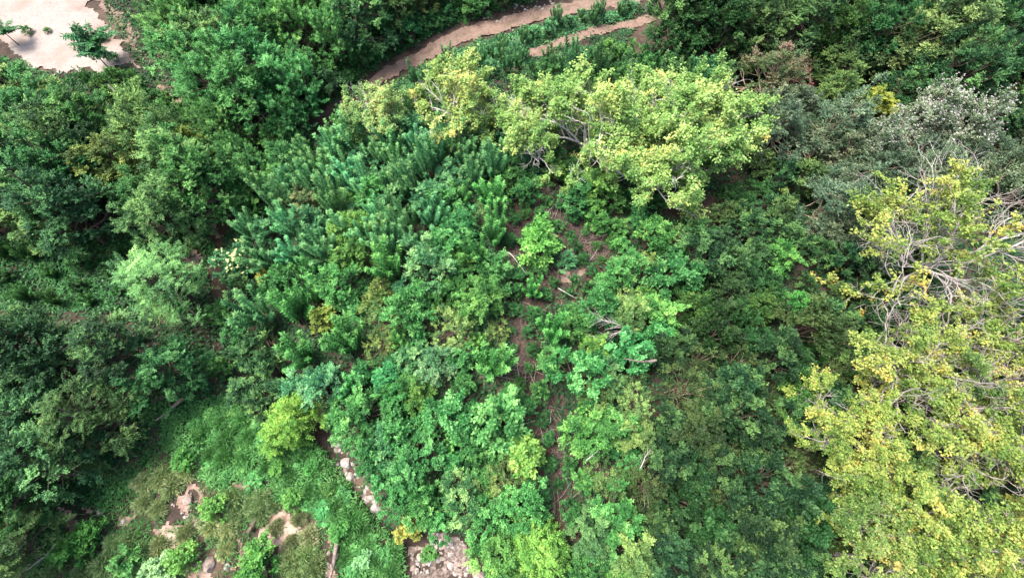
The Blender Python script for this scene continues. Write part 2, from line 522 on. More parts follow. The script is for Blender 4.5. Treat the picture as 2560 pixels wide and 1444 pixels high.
def place(parts, name, xy, label, cat, group=None, rz=None, s=1.0, sz=None, color=(1, 1, 1), lean=(0, 0), dz=0.0):
    x, y = xy
    root = bpy.data.objects.new(name, None)
    root.empty_display_size = .3
    root.location = (x, y, float(hgt(x, y)) + dz)
    root.rotation_euler = (lean[0], lean[1], RNG.uniform(0, 6.28) if rz is None else rz)
    root.scale = (s, s, s if sz is None else sz)
    C.objects.link(root)
    for nm, me, *sub in parts:
        c = bpy.data.objects.new(nm, me)
        c.color = (*color, 1)
        c.parent = root
        C.objects.link(c)
        for nm2, me2 in (sub[0] if sub else ()):
            d = bpy.data.objects.new(nm2, me2)
            d.parent = c
            C.objects.link(d)
    props(root, label, cat, group)
    return root


def single(name, me, xy, label, cat, group=None, rot=(0, 0, 0), s=(1, 1, 1), dz=0.0, color=(1, 1, 1)):
    o = bpy.data.objects.new(name, me)
    o.location = (xy[0], xy[1], float(hgt(*xy)) + dz)
    o.rotation_euler = rot
    o.scale = s
    o.color = (*color, 1)
    C.objects.link(o)
    return props(o, label, cat, group)


# ---------------------------------------------------------------- terrain and bare ground
def grid_lines(lo, hi, step, far):
    core = np.arange(lo, hi + step / 2, step)
    g = step; ext = []
    d = 0
    while d < far:
        g *= 1.5; d += g; ext.append(d)
    ext = np.array(ext)
    return np.concatenate([lo - ext[::-1], core, hi + ext])


xs = grid_lines(-48, 48, .5, 900); ys = grid_lines(-20, 46, .5, 900)
X, Y = np.meshgrid(xs, ys)
Z = hgt(X, Y)
ny, nx = X.shape
idx = np.arange(nx * ny).reshape(ny, nx)
Q = np.stack([idx[:-1, :-1], idx[:-1, 1:], idx[1:, 1:], idx[1:, :-1]], -1).reshape(-1, 4)
g = bpy.data.objects.new('ground', mesh_quads('ground', np.stack([X, Y, Z], -1).reshape(-1, 3), Q, M['soil'], smooth=True))
C.objects.link(g); props(g, None, None, None, 'structure')


def sheet(name, inside_fn, bounds, mat, step=.22, lift=.03, rag=.35):
    """a patch of bare ground draped over the terrain, ragged at its edge"""
    x0, x1, y0, y1 = bounds
    gx = np.arange(x0, x1, step); gy = np.arange(y0, y1, step)
    X, Y = np.meshgrid(gx, gy)
    wob = rag * (_n2(X, Y, 1.9, 3.0) * .5 + _n2(X, Y, 4.3, 1.0) * .35)
    m = inside_fn(X, Y, wob)
    ny, nx = X.shape
    idx = np.arange(nx * ny).reshape(ny, nx)
    Q = np.stack([idx[:-1, :-1], idx[:-1, 1:], idx[1:, 1:], idx[1:, :-1]], -1).reshape(-1, 4)
    ok = m.ravel()[Q].all(1)
    Q = Q[ok]
    used, inv = np.unique(Q, return_inverse=True)
    V = np.stack([X, Y, hgt(X, Y) + lift + .03 * _n2(X, Y, 2.7, .3)], -1).reshape(-1, 3)[used]
    o = bpy.data.objects.new(name, mesh_quads(name, V, inv.reshape(-1, 4), M[mat], smooth=True))
    C.objects.link(o)
    return props(o, None, None, None, 'structure')


def patch_fn(poly):
    closed = np.vstack([poly, poly[:1]])
    def f(X, Y, wob):
        d = dist_line(closed, X, Y)
        sd_ = np.where(inside(poly, X, Y), d, -d)
        return sd_ + wob > 0
    return f


def patch(name, pts, mat, lift=.03, rag=.35, step=.22):
    p = poly_at(pts)
    b = (p[:, 0].min() - 1, p[:, 0].max() + 1, p[:, 1].min() - 1, p[:, 1].max() + 1)
    return sheet(name, patch_fn(p), b, mat, step, lift, rag)


SANDP = [(-420, -260), (150, -160), (235, 10), (300, 90), (330, 165), (270, 180), (170, 185), (90, 175), (0, 110), (-200, 80)]
patch('sand_clearing', SANDP, 'sand', .05, .9, .13)
patch('path', [(225, -10), (290, 70), (330, 150), (385, 165), (360, 120), (330, 60), (290, -20), (260, -60), (200, -60)], 'dirt', .03, .5)
tb_ = (TRACK[:, 0].min() - 2, TRACK[:, 0].max() + 2, TRACK[:, 1].min() - 2, TRACK[:, 1].max() + 2)
sheet('dirt_track', lambda X, Y, w: dist_line(TRACK, X, Y) < .4 + np.clip((Y - 20) * .032, 0, .65) + w * .6, tb_, 'dirt', .13, .09)
t2 = (TRACK2[:, 0].min() - 2, TRACK2[:, 0].max() + 2, TRACK2[:, 1].min() - 2, TRACK2[:, 1].max() + 2)
sheet('dirt_track', lambda X, Y, w: dist_line(TRACK2, X, Y) < .5 + w * .6, t2, 'dirt', .13, .08)
patch('bare_soil', [(1270, 100), (1320, 88), (1350, 92), (1310, 112), (1280, 116)], 'dirt', .03, .6)
patch('gravel_patch', [(1480, -60), (1640, -60), (1600, 20), (1540, 30), (1490, 10)], 'dirt', .06, .5)
for pts in ([(545, 405), (600, 380), (640, 385), (625, 430), (570, 445)],
            [(455, 625), (500, 620), (515, 650), (480, 680), (455, 660)],
            [(510, 560), (540, 545), (560, 580), (520, 600)],
            [(330, 195), (400, 230), (440, 250), (420, 265), (350, 225)],
            [(440, 1225), (500, 1200), (500, 1240), (470, 1290), (410, 1320), (430, 1260)],
            [(640, 1290), (700, 1270), (790, 1300), (760, 1350), (700, 1400), (640, 1444), (580, 1430), (620, 1360)],
            [(820, 1350), (850, 1320), (850, 1444), (790, 1444)],
            [(380, 1330), (460, 1290), (520, 1300), (470, 1350), (400, 1380)],
            [(560, 1230), (620, 1200), (640, 1230), (590, 1260)],
            [(280, 1390), (360, 1360), (380, 1400), (320, 1430)],
            [(500, 1180), (560, 1170), (540, 1230), (490, 1250)],
            [(640, 1230), (720, 1240), (760, 1280), (690, 1280)],
            [(420, 1400), (480, 1370), (500, 1410), (440, 1444)],
            [(500, 1390), (560, 1390), (560, 1444), (480, 1444)],
            [(160, 1270), (250, 1265), (230, 1310), (160, 1340)],
            [(290, 1290), (340, 1285), (330, 1310), (290, 1315)]):
    patch('bare_soil', pts, 'redsoil', .03, .75, .13)
patch('leaf_litter', [(1255, 545), (1300, 520), (1340, 470), (1420, 460), (1430, 520), (1500, 590), (1530, 610), (1480, 700), (1420, 740), (1340, 760),
                      (1320, 880), (1350, 970), (1400, 1060), (1410, 1180), (1450, 1260), (1420, 1310), (1380, 1280), (1360, 1120), (1320, 1000), (1270, 900), (1270, 700)], 'litter', .03, .3)
patch('leaf_litter', [(1590, 500), (1720, 470), (1840, 470), (1960, 540), (2080, 620), (2180, 700), (2130, 740), (1960, 640), (1800, 600), (1650, 560)], 'litter', .03, .4)
patch('bare_soil', [(1400, 680), (1470, 655), (1490, 670), (1450, 710), (1400, 715)], 'redsoil', .06, .25, .12)
patch('stony_bank', [(715, 895), (740, 905), (785, 970), (845, 1080), (885, 1150), (925, 1230), (950, 1285), (925, 1285), (860, 1185), (825, 1100), (750, 960)], 'stonysoil', .04, .3, .15)
patch('gravel_patch', [(1010, 1370), (1080, 1328), (1145, 1338), (1190, 1400), (1225, 1460), (1060, 1480), (1030, 1444)], 'stonysoil', .04, .3, .15)

# ---------------------------------------------------------------- plant library
SEED = [100]
def sd_next():
    SEED[0] += 1
    return SEED[0]

LIB = {}
LIB['plume'] = [plume_shrub(sd_next(), .98, 3.1, 12, 'f_teal', .20, .062, nl=100, base_f=.30, splay=.42) for _ in range(5)]
LIB['plume_green'] = [plume_shrub(sd_next(), .85, 2.4, 14, 'f_green', .20, .066, splay=.3, nl=70) for _ in range(3)]
LIB['leafy'] = [bush(sd_next(), 1.0, 2.1, 25, .38, 14, 10, .115, .062, 'f_green', 'bark_dark', tone_sd=.2) for _ in range(5)]
LIB['leafy_bright'] = [bush(sd_next(), .9, 2.0, 25, .37, 14, 10, .112, .06, 'f_bright', 'bark_dark', tone_sd=.2) for _ in range(3)]
LIB['leafy_teal'] = [bush(sd_next(), 1.0, 2.0, 26, .38, 14, 11, .105, .054, 'f_teal', 'bark_dark', tone_sd=.2) for _ in range(3)]
LIB['bigleaf'] = [bush(sd_next(), .95, 2.2, 20, .40, 13, 8, .15, .09, 'f_green', 'bark_dark', tone_sd=.22, tone=.5, curl=.25) for _ in range(3)]
LIB['mint'] = [bush(sd_next(), 1.0, 2.2, 23, .40, 14, 11, .11, .055, 'f_teal', 'bark_dark', tone_sd=.22, tone=.5, droop=.3) for _ in range(3)]
LIB['wispy'] = [bush(sd_next(), 1.05, 2.1, 26, .45, 7, 10, .095, .048, 'f_olive', 'bark_tan', tone_sd=.25, tone=.5, stem_r=.02) for _ in range(3)]
LIB['fine'] = [bush(sd_next(), .95, 1.8, 32, .33, 12, 10, .10, .05, 'f_green', 'bark_dark', tone_sd=.2) for _ in range(3)]
LIB['dark'] = [bush(sd_next(), 1.05, 2.7, 28, .40, 14, 10, .118, .064, 'f_dark', 'bark_dark', tone_sd=.34) for _ in range(5)]  # wide clump tone range puts highlight contrast into the leaf colour
LIB['olive'] = [bush(sd_next(), 1.0, 2.6, 26, .40, 14, 10, .118, .064, 'f_olive', 'bark_dark', tone_sd=.24) for _ in range(3)]
LIB['grey'] = [bush(sd_next(), 1.6, 4.2, 50, .55, 13, 10, .14, .06, 'f_grey', 'bark_tan', trunk=True, part=('trunk', 'crown'), tone_sd=.2) for _ in range(3)]
LIB['blossom'] = [bush(sd_next(), 1.7, 4.6, 56, .55, 13, 10, .14, .06, 'f_grey', 'bark_tan', trunk=True, part=('trunk', 'crown'), tone_sd=.2, tone=.65, extra=('blossom', 'f_white', .75, .055)) for _ in range(2)]
LIB['tree_green'] = [bush(sd_next(), 2.1, 5.6, 66, .58, 16, 12, .145, .076, 'f_green', 'bark_dark', trunk=True, part=('trunk', 'crown'), stem_r=.05, tone_sd=.22, tone=.45) for _ in range(3)]
LIB['tree_olive'] = [bush(sd_next(), 2.1, 5.8, 66, .58, 16, 12, .145, .076, 'f_olive', 'bark_dark', trunk=True, part=('trunk', 'crown'), stem_r=.05, tone_sd=.24, tone=.5) for _ in range(3)]
LIB['tree_dark'] = [bush(sd_next(), 2.2, 6.0, 70, .58, 16, 12, .142, .072, 'f_dark', 'bark_dark', trunk=True, part=('trunk', 'crown'), stem_r=.05, tone_sd=.24) for _ in range(3)]
LIB['tree_feather'] = [bush(sd_next(), 2.1, 5.4, 60, .80, 9, 24, .17, .05, 'f_green', 'bark_dark', trunk=True, part=('trunk', 'crown'), stem_r=.05, tone_sd=.2, fwd=.55, spread=.75, droop=.12, tilt=1.0, tone=.5, spiral=True, young=.4) for _ in range(3)]
LIB['tree_layered'] = [bush(sd_next(), 2.2, 5.4, 56, .75, 14, 18, .13, .045, 'f_olive', 'bark_dark', trunk=True, part=('trunk', 'crown'), stem_r=.05, tone_sd=.2, fwd=.4, spread=.9, droop=.25, tilt=.3, tone=.45) for _ in range(2)]
LIB['lime'] = [open_tree(sd_next(), 3.5, 6.4, 1.5, 8, .86, 'bark_pale', 'f_lime', .13, .076, 27, bare_dir=(-.6, .35, .8), r0=.105),
               open_tree(sd_next(), 3.4, 6.2, 1.4, 8, .80, 'bark_pale', 'f_lime', .13, .076, 25, bare_dir=(-1, .4, .6), r0=.10),
               open_tree(sd_next(), 3.6, 6.5, 1.4, 9, .93, 'bark_pale', 'f_lime', .13, .076, 28, r0=.10),
               open_tree(sd_next(), 3.4, 6.2, 1.4, 9, .80, 'bark_pale', 'f_lime', .13, .076, 25, bare_dir=(-.3, .4, .9), r0=.10)]
LIB['limebig'] = [open_tree(sd_next(), 4.5, 9, 2.8, 7, .80, 'bark_grey', 'f_lime', .14, .082, 30, r0=.17, tone=.4),
                  open_tree(sd_next(), 4.5, 9, 2.8, 8, .60, 'bark_grey', 'f_lime', .14, .082, 30, r0=.17, bare_dir=(.3, .8, .6), tone=.45),
                  open_tree(sd_next(), 4.3, 9, 2.8, 8, .92, 'bark_grey', 'f_lime', .14, .082, 30, r0=.17, tone=.42)]
LIB['bare'] = [open_tree(sd_next(), 5.2, 9.5, 2.6, 11, .26, 'bark_mid', 'f_lime', .14, .082, 24, r0=.105)]
LIB['lime_shrub'] = [bush(sd_next(), .75, 2.3, 20, .40, 11, 7, .17, .10, 'f_lime', 'bark_dark', tone=.2) for _ in range(2)]
LIB['gold_shrub'] = [bush(sd_next(), .7, 1.7, 20, .35, 10, 7, .14, .085, 'f_gold', 'bark_dark', tone=.5) for _ in range(2)]
LIB['vine_mound'] = [bush(sd_next(), .95, 2.0, 30, .5, 12, 15, .11, .04, 'f_bright', 'bark_dark', droop=.6, tilt=.2, tone=.55) for _ in range(2)]
LIB['flower_shrub'] = [bush(sd_next(), .8, 1.7, 24, .36, 10, 8, .13, .07, 'f_teal', 'bark_dark', extra=('blossom', 'f_flower', .16, .08))]
LIB['red_tree'] = [bush(sd_next(), 1.8, 4.6, 52, .55, 12, 9, .14, .065, 'f_red', 'bark_tan', trunk=True, part=('trunk', 'crown'), tone_sd=.3)]
LIB['weed'] = [bush(sd_next(), .45, .8, 16, .24, 8, 7, .095, .05, 'f_bright', 'bark_dark', stem_r=.012) for _ in range(3)]
LIB['pale_weed'] = [bush(sd_next(), .45, .7, 16, .22, 8, 7, .10, .06, 'f_teal', 'bark_dark', stem_r=.012, tone=.95)]


def sapling(seed):
    rng = np.random.default_rng(seed)
    tb, lv = Tubes(), Leaves()
    tb.add(curve_pts(np.array([0, 0, -.3]), np.array([.1, .05, 1.5]), np.array([.12, 0, 0])), np.linspace(.07, .03, 6), 6)
    n = 18
    A = np.arange(n) * 2.4
    S = np.tile(np.array([.1, .05, 1.45]), (n, 1)) + rng.normal(size=(n, 3)) * .06
    el = rng.uniform(.0, 1.25, n)
    SD = np.stack([np.cos(A) * np.cos(el), np.sin(A) * np.cos(el), np.sin(el)], -1)
    SL = rng.uniform(1.3, 1.9, n)
    sprays(lv, rng, S, SD, SL, np.full(n, .42), 56, .34, .11, droop=.3, fwd=.35, spread=1.0, t0=.08)
    for s, d, l in zip(S, SD, SL):
        t = np.linspace(0, 1, 5)[:, None]
        tb.add(s + d * l * t - UP * .3 * l * t ** 2, np.linspace(.018, .005, 5), 3)
    return [('trunk', tb.mesh('trunk', M['bark_dark'])), ('crown', lv.mesh('crown', M['f_teal']))]


LIB['sapling'] = [sapling(5)]


def tussock(seed, n=1500, L=.24, fol='f_straw', tone=.5, R=.48, Hh=.42):
    """rounded cushion of fine arching blades"""
    rng = np.random.default_rng(seed)
    lv = Leaves()
    o = rdir(rng, n); o[:, 2] = np.abs(o[:, 2])
    a = np.arctan2(o[:, 1], o[:, 0])
    q = rng.uniform(.35, .85, n) * (1 + .18 * np.sin(3 * a + seed) + .12 * np.sin(5 * a))
    P = o * q[:, None] * np.array([R, R, Hh])
    d = unit(o + UP * .25 + rng.normal(size=(n, 3)) * .5)
    lv.add(P, d, UP + .4 * rng.normal(size=(n, 3)), L * rng.uniform(.6, 1.2, n), .02, tone + rng.normal(size=n) * .22 + .12 * np.sin(4 * a), .3, .1)
    return lv.mesh('grass_tussock', M[fol])


TUSS = [tussock(900 + i) for i in range(3)]
TUSSG = [tussock(910 + i, 1300, .24, 'f_grass', .6) for i in range(3)]

# ---------------------------------------------------------------- scattering
TAKEN = []      # x, y, r of everything already planted
MARKS = []      # x, y, short phrase: things a label can point to


def mark(px, py, phrase, z=0.0):
    MARKS.append((*at(px, py, z), phrase))


def near(x, y):
    A = np.array([(m[0], m[1]) for m in MARKS])
    return MARKS[int(np.argmin(np.hypot(A[:, 0] - x, A[:, 1] - y)))][2]


for px_, py_, ph_ in [
        (560, 420, 'the bare soil patch'), (490, 650, 'the stony bare spot'), (300, 130, "the sand's edge"), (60, 170, 'the sand clearing'),
        (1150, 85, "the track's bend"), (980, 190, "the track's narrow end"), (1430, 95, 'the second dirt track'), (1420, 500, 'the upper brush heap'),
        (1440, 680, 'the reddish bare spot'), (1300, 940, 'the grey brush heap'), (1350, 1070, 'the tan brush heap'), (1415, 1235, "the path's dark end"),
        (868, 1157, 'the largest white boulder'), (740, 920, 'the upper bank stones'), (935, 1260, 'the lower bank stones'), (1110, 1370, 'the gravel rubble'),
        (1540, 810, 'the bleached branches'), (1610, 905, 'the short pale log'), (1605, 1165, 'the white forked twig'), (1150, 1030, 'the sunken brush heap'),
        (1090, 905, 'the silvery shrub'), (760, 500, 'the dull brown shrub'), (640, 780, 'the jutting feathery clump'), (370, 680, 'the pale spreading tree'),
        (410, 305, 'the dense yellow shrub'), (725, 1055, 'the vine-draped mound'), (1345, 598, 'the vivid lime shrub'), (1385, 820, 'the tall tiered shrub'),
        (1340, 1380, 'the vine-covered column'), (940, 740, 'the olive brown shrub'), (800, 790, 'the yellow-green shrub'), (970, 245, 'the smallest lime tree'),
        (1185, 245, 'the round lime tree'), (1345, 280, 'the half bare lime tree'), (1520, 300, 'the wide lime tree'), (1800, 320, 'the fullest lime tree'),
        (1680, 420, 'the low lime tree'), (1945, 165, 'the russet tree'), (2225, 232, 'the bright yellow shrub'), (2380, 290, 'the white blossom'),
        (2350, 60, 'the large olive tree'), (2460, 560, 'the bare-branched tree'), (2150, 1075, 'the dense yellow crown'), (2020, 745, 'the vivid green shrub'),
        (1990, 610, 'the bright sapling'), (2200, 1400, 'the olive-yellow tree'), (1760, 520, 'the shaded litter'), (458, 995, 'the broken trunk'),
        (252, 1279, 'the shaded white rock'), (60, 650, 'the vine hollow'), (575, 650, 'the flowering shrub'), (1020, 1320, 'the golden shrub')]:
    mark(px_, py_, ph_)


def free(x, y, r):
    if not TAKEN: return True
    T = np.array(TAKEN)
    return bool((np.hypot(T[:, 0] - x, T[:, 1] - y) > (T[:, 2] + r)).all())


GAPS = [poly_at(p) for p in (
    [(1262, 545), (1295, 520), (1302, 640), (1315, 760), (1325, 850), (1310, 900), (1345, 970), (1382, 1060), (1395, 1180), (1425, 1260), (1405, 1295), (1385, 1260), (1370, 1120), (1340, 1010), (1300, 920), (1282, 760)],
    [(1345, 490), (1420, 465), (1430, 540), (1510, 605), (1500, 680), (1435, 725), (1370, 705), (1330, 670), (1300, 600)],
    [(1630, 505), (1800, 495), (1900, 550), (1800, 570), (1680, 545)],
    SANDP,
    [(1010, 1365), (1080, 1325), (1150, 1335), (1205, 1400), (1235, 1470), (1020, 1480)],
)]


def blocked(x, y, clear, r):
    """open ground that stays open: gaps, sand, tracks (arrays in, mask out)"""
    m = np.zeros(len(x), bool)
    for i, p in enumerate(GAPS):
        m |= inside(p, x, y)
        if i < 2: m |= dist_line(np.vstack([p, p[:1]]), x, y) < r
    m |= dist_line(TRACK, x, y) < clear + np.clip((y - 20) * .045, 0, 1.2)
    m |= dist_line(TRACK2, x, y) < .75
    return m


def scatter(pts, z, spacing, choices, name, cat, group, s=(.8, 1.2), gap=True, rel=.5, seed=0, flat=1.0, clear=1.75):
    """choices: list of (weight, library key, label, tone lo, tone hi, hue jitter)"""
    rng = np.random.default_rng(seed + 77)
    poly = poly_at(pts, z)
    lo, hi = poly.min(0), poly.max(0)
    w = np.array([c[0] for c in choices], float); w /= w.sum()
    pl, scs = [], []
    tries = int((hi - lo).prod() / spacing ** 2 * 30)
    X_ = rng.uniform(lo[0], hi[0], tries); Y_ = rng.uniform(lo[1], hi[1], tries); S_ = rng.uniform(*s, tries)
    ok = inside(poly, X_, Y_)
    if gap: ok &= ~blocked(X_, Y_, clear, .18 * S_)
    if TAKEN:
        for tx, ty, tr in TAKEN: ok &= np.hypot(X_ - tx, Y_ - ty) > tr + spacing * rel
    X_, Y_, S_ = X_[ok], Y_[ok], S_[ok]
    alive = np.ones(len(X_), bool)
    for i in range(len(X_)):
        if not alive[i]: continue
        pl.append((X_[i], Y_[i])); scs.append(S_[i])
        alive &= np.hypot(X_ - X_[i], Y_ - Y_[i]) >= spacing
    for (x, y), sc in zip(pl, scs):
        c = choices[rng.choice(len(choices), p=w)]
        k = rng.uniform(c[3], c[4]); h = .03 + rng.normal() * .10
        lib = LIB[c[1]]
        f = (sc - s[0]) / (s[1] - s[0]); kk = (k - c[3]) / (c[4] - c[3])
        lab = ('small ' if f < .33 else 'tall ' if f > .67 else '') + ('lighter ' if kk > .6 else 'duller ' if kk < .3 else '') + c[2] + ', near ' + near(x, y)
        h = h * (.4 if c[1] in ('grey', 'blossom') else 1)
        place(lib[rng.integers(len(lib))], name, (x, y), lab, cat, group, rng.uniform(0, 6.28), sc, sc * rng.uniform(.85, 1.2) * flat,
              (k * (1 + h), k, k * (1 - h * .6)), (rng.normal() * .09, rng.normal() * .09))
        TAKEN.append((x, y, spacing * .45))
    return len(pl)


def hero(px, py, z, key, name, label, cat, s=1.0, var=None, rz=None, color=(1, 1, 1), r=1.0, sz=None, group=None):
    xy = at(px, py, z)
    lib = LIB[key]
    p = lib[RNG.integers(len(lib)) if var is None else var]
    TAKEN.append((xy[0], xy[1], r))
    return place(p, name, xy, label, cat, group, rz, s, sz, color)


# --- the lime-leaved row
hero(928, 241, 3.5, 'lime', 'lime_leaved_tree', 'small lime-leaved tree with bare white branches, at the track end of the pale row', 'tree', .82, 1, rz=0.0, r=.5, color=(1.15, 1.3, 1.35))
hero(1143, 231, 3.6, 'lime', 'lime_leaved_tree', 'round yellow-lime tree with white limbs, second from the dirt track end of the row', 'tree', 1.02, 0, rz=-.2, r=.5, color=(1.3, 1.35, 1.25))
hero(1303, 266, 3.6, 'lime', 'lime_leaved_tree', 'half bare lime-leaved tree with fan of pale branches, middle of the row', 'tree', .95, 3, rz=-.3, r=.5, color=(1.2, 1.4, 1.3))
hero(1478, 281, 3.8, 'lime', 'lime_leaved_tree', 'wide lime-leaved tree with trunk and low limbs showing, in the pale row', 'tree', 1.15, 0, rz=.3, r=.5, color=(1.2, 1.4, 1.3))
hero(1618, 251, 3.8, 'lime', 'lime_leaved_tree', 'lime-leaved tree with grey twigs on its crown, behind the fullest tree of the row', 'tree', 1.05, 3, rz=-.3, r=.5, color=(1.2, 1.4, 1.3))
hero(1758, 296, 3.8, 'lime', 'lime_leaved_tree', 'full leafy lime tree at the end of the row beside the grey-green thicket', 'tree', 1.22, 2, rz=.9, r=.5, color=(1.2, 1.4, 1.3))
hero(1638, 396, 3.2, 'lime', 'lime_leaved_tree', 'low spreading lime-leaved tree in front of the pale row above dark bare soil', 'tree', 1.05, 2, rz=3.3, r=.5, color=(1.2, 1.4, 1.3))

# --- big yellow trees beside the dark thicket
hero(2278, 1080, 6.5, 'limebig', 'yellow_leaved_tree', 'tall yellow-leaved tree with dense rounded crown jutting over the dark thicket', 'tree', .72, 2, rz=1.0, r=.5, color=(1.25, 1.18, .85))
hero(2395, 870, 6.0, 'limebig', 'yellow_leaved_tree', 'tall yellow-green tree with open crown below the bare-branched tree', 'tree', .85, 1, rz=.2, r=.5, color=(1.15, 1.12, .85))
hero(2475, 585, 6.0, 'bare', 'bare_branched_tree', 'nearly leafless tree with tangled pale grey branches and few yellow leaves', 'tree', 1.05, 0, rz=0.6, r=.5, color=(1.15, 1.12, .85))
hero(2573, 1060, 6.5, 'limebig', 'yellow_leaved_tree', 'yellow-leaved tree with white limbs showing beside the dense rounded crown', 'tree', .85, 1, rz=2.2, r=.5, color=(1.15, 1.12, .85))
hero(2413, 1290, 6.5, 'limebig', 'yellow_leaved_tree', 'yellow-leaved tree with dark hollow and crooked pale limbs in its crown', 'tree', .8, 0, rz=.5, r=.5, color=(1.15, 1.12, .85))
hero(2313, 1410, 5.5, 'limebig', 'yellow_leaved_tree', 'lower olive-yellow tree at the foot of the yellow-leaved group by the dark thicket', 'tree', .70, 0, rz=2.9, r=.5, color=(.95, 1.0, .9))
hero(2640, 900, 6.0, 'limebig', 'yellow_leaved_tree', 'half bare yellow tree under the tangled grey branches', 'tree', .85, 1, rz=4.0, r=.5, color=(1.15, 1.12, .85))
hero(2613, 1400, 6.5, 'limebig', 'yellow_leaved_tree', 'bright yellow leafy tree at the outer edge of the yellow group', 'tree', .8, 2, rz=.5, r=.5, color=(1.15, 1.12, .85))
hero(2473, 990, 4.5, 'tree_olive', 'broadleaf_tree', 'olive green understorey tree filling between the yellow-leaved trees', 'tree', .9, r=.5, color=(1.0, .9, .8))
hero(2313, 1230, 4.0, 'tree_olive', 'broadleaf_tree', 'olive tree under the dense rounded yellow crown', 'tree', .8, r=.5, color=(1.0, .9, .8))

# --- lone plants that stand out
hero(225, 105, 1.6, 'sapling', 'feathery_sapling', 'lone feathery sapling with long fronds standing on the pale sand', 'sapling', 1.0, rz=.5, r=1.2)
hero(-5, 65, 1.6, 'sapling', 'feathery_sapling', 'feathery sapling at the far edge of the pale sand clearing', 'sapling', .7, rz=2.5, r=1.2)
hero(250, 150, .8, 'sapling', 'feathery_sapling', 'short bushy feathery sapling at the foot of the lone sapling on sand', 'sapling', .8, rz=1.5, r=.8, color=(.75, .8, .8))
hero(375, 685, 3.4, 'tree_layered', 'broadleaf_tree', 'pale green spreading tree standing alone above the dark hollow', 'tree', .85, 0, rz=.6, r=1.6, color=(1.75, 1.95, 2.1))
hero(410, 305, 3.4, 'gold_shrub', 'yellow_shrub', 'dense yellow-green shrub among dark trees near the sand clearing', 'shrub', 1.5, r=1.0, color=(.55, .75, .9))
hero(725, 1055, 1.4, 'vine_mound', 'vine_mound', 'yellow-green vine-draped mound beside the stony bank', 'vine mound', 1.25, r=1.2, color=(1.5, 1.15, .8))
hero(1345, 598, 1.6, 'lime_shrub', 'lime_shrub', 'vivid lime-green shrub standing in the brush clearing', 'shrub', 1.1, 0, r=.8, color=(1.1, 1.75, 1.3))
hero(1332, 705, 1.6, 'plume_green', 'leafy_shrub', 'green tiered shrub standing alone below the vivid lime shrub', 'shrub', .75, r=.7, color=(1.2, 1.3, 1.1))
hero(1385, 820, 1.6, 'plume_green', 'leafy_shrub', 'tall green tiered shrub beside the gap path with fallen dead branches', 'shrub', 1.05, r=1.0, color=(1.2, 1.3, 1.1))
hero(1420, 645, 1.0, 'leafy_teal', 'leafy_shrub', 'small bluish green shrub between two heaps of dry brush', 'shrub', .55, r=.5, color=(1.1, 1.1, 1.1))
hero(1310, 1135, 1.6, 'lime_shrub', 'lime_shrub', 'slim lime-yellow shrub rising from the thicket beside the gap path', 'shrub', .95, 1, r=.7, color=(1.3, 1.6, 1.2))
hero(1345, 1375, 1.4, 'vine_mound', 'vine_mound', 'upright yellow-green vine-covered column in the thicket by the gravel', 'vine mound', 1.2, 1, r=1.0, color=(1.4, 1.15, .9))
hero(1240, 1395, 1.4, 'leafy_bright', 'leafy_shrub', 'pale lime leafy shrub beside the gravel rubble', 'shrub', 1.1, r=.9, color=(1.5, 1.2, 1.2))
hero(1020, 1320, .7, 'gold_shrub', 'yellow_shrub', 'small golden-leaved shrub at the edge of the gravel rubble', 'shrub', .7, r=.5, color=(.95, 1.0, 1.3))
hero(575, 650, 1.3, 'flower_shrub', 'flowering_shrub', 'shrub dotted with pale yellow blossoms beside the bare soil spot', 'shrub', 1.1, r=1.0)
hero(655, 685, 1.0, 'gold_shrub', 'yellow_shrub', 'small yellow-flecked shrub at the edge of the feathery stand', 'shrub', .6, r=.5, color=(.9, .95, 1.2))
hero(800, 790, 1.2, 'gold_shrub', 'yellow_shrub', 'yellow-green shrub tucked behind a feathery clump', 'shrub', .85, r=.7, color=(.55, .75, .9))
hero(640, 780, 1.4, 'plume', 'feathery_shrub', 'feathery blue-green clump jutting towards the dark hollow', 'shrub', 1.15, r=1.1, color=(1.2, 1.15, 1.1))
hero(760, 500, 1.6, 'leafy', 'dry_shrub', 'dull brown-green shrub with dry twigs inside the feathery stand', 'shrub', 1.0, r=.9, color=(1.7, .75, .95))
hero(1090, 905, 1.4, 'leafy_teal', 'leafy_shrub', 'pale silvery green shrub in the middle of the thicket', 'shrub', .9, r=.8, color=(1.7, 1.25, 1.35))
hero(940, 740, 1.2, 'fine', 'leafy_shrub', 'olive brown fine-leaved shrub between bright green ones', 'shrub', .9, r=.7, color=(2.0, .95, .8))
hero(1990, 610, 2.6, 'leafy_bright', 'leafy_shrub', 'single bright green upright sapling in the dark gap under grey thicket', 'shrub', 1.0, r=.7, color=(.8, .85, .8))
hero(2020, 745, 2.0, 'leafy_bright', 'leafy_shrub', 'vivid green shrub among the dark thicket near the yellow trees', 'shrub', .9, r=.8, color=(.6, .8, .75))
hero(1945, 165, 3.4, 'red_tree', 'russet_tree', 'russet-brown leaved tree between the pale row and dark woods', 'tree', 1.05, r=1.6)
hero(2030, 130, 3.4, 'red_tree', 'russet_tree', 'smaller russet tree tip against the dark woods', 'tree', .6, r=.9, color=(1.3, .75, .95))
hero(2225, 232, 3.4, 'gold_shrub', 'yellow_shrub', 'bright yellow tall shrub beside the white-blossomed trees', 'shrub', 1.8, r=1.0, color=(.7, .8, .8))
hero(2110, 215, 3.0, 'tree_olive', 'broadleaf_tree', 'olive green rounded tree beside the russet tree', 'tree', .7, r=1.2, color=(.9, .85, .8))
hero(2330, 290, 3.6, 'blossom', 'blossoming_tree', 'grey-green tree topped with white blossom beside the bright yellow shrub', 'tree', 1.1, 0, r=1.5)
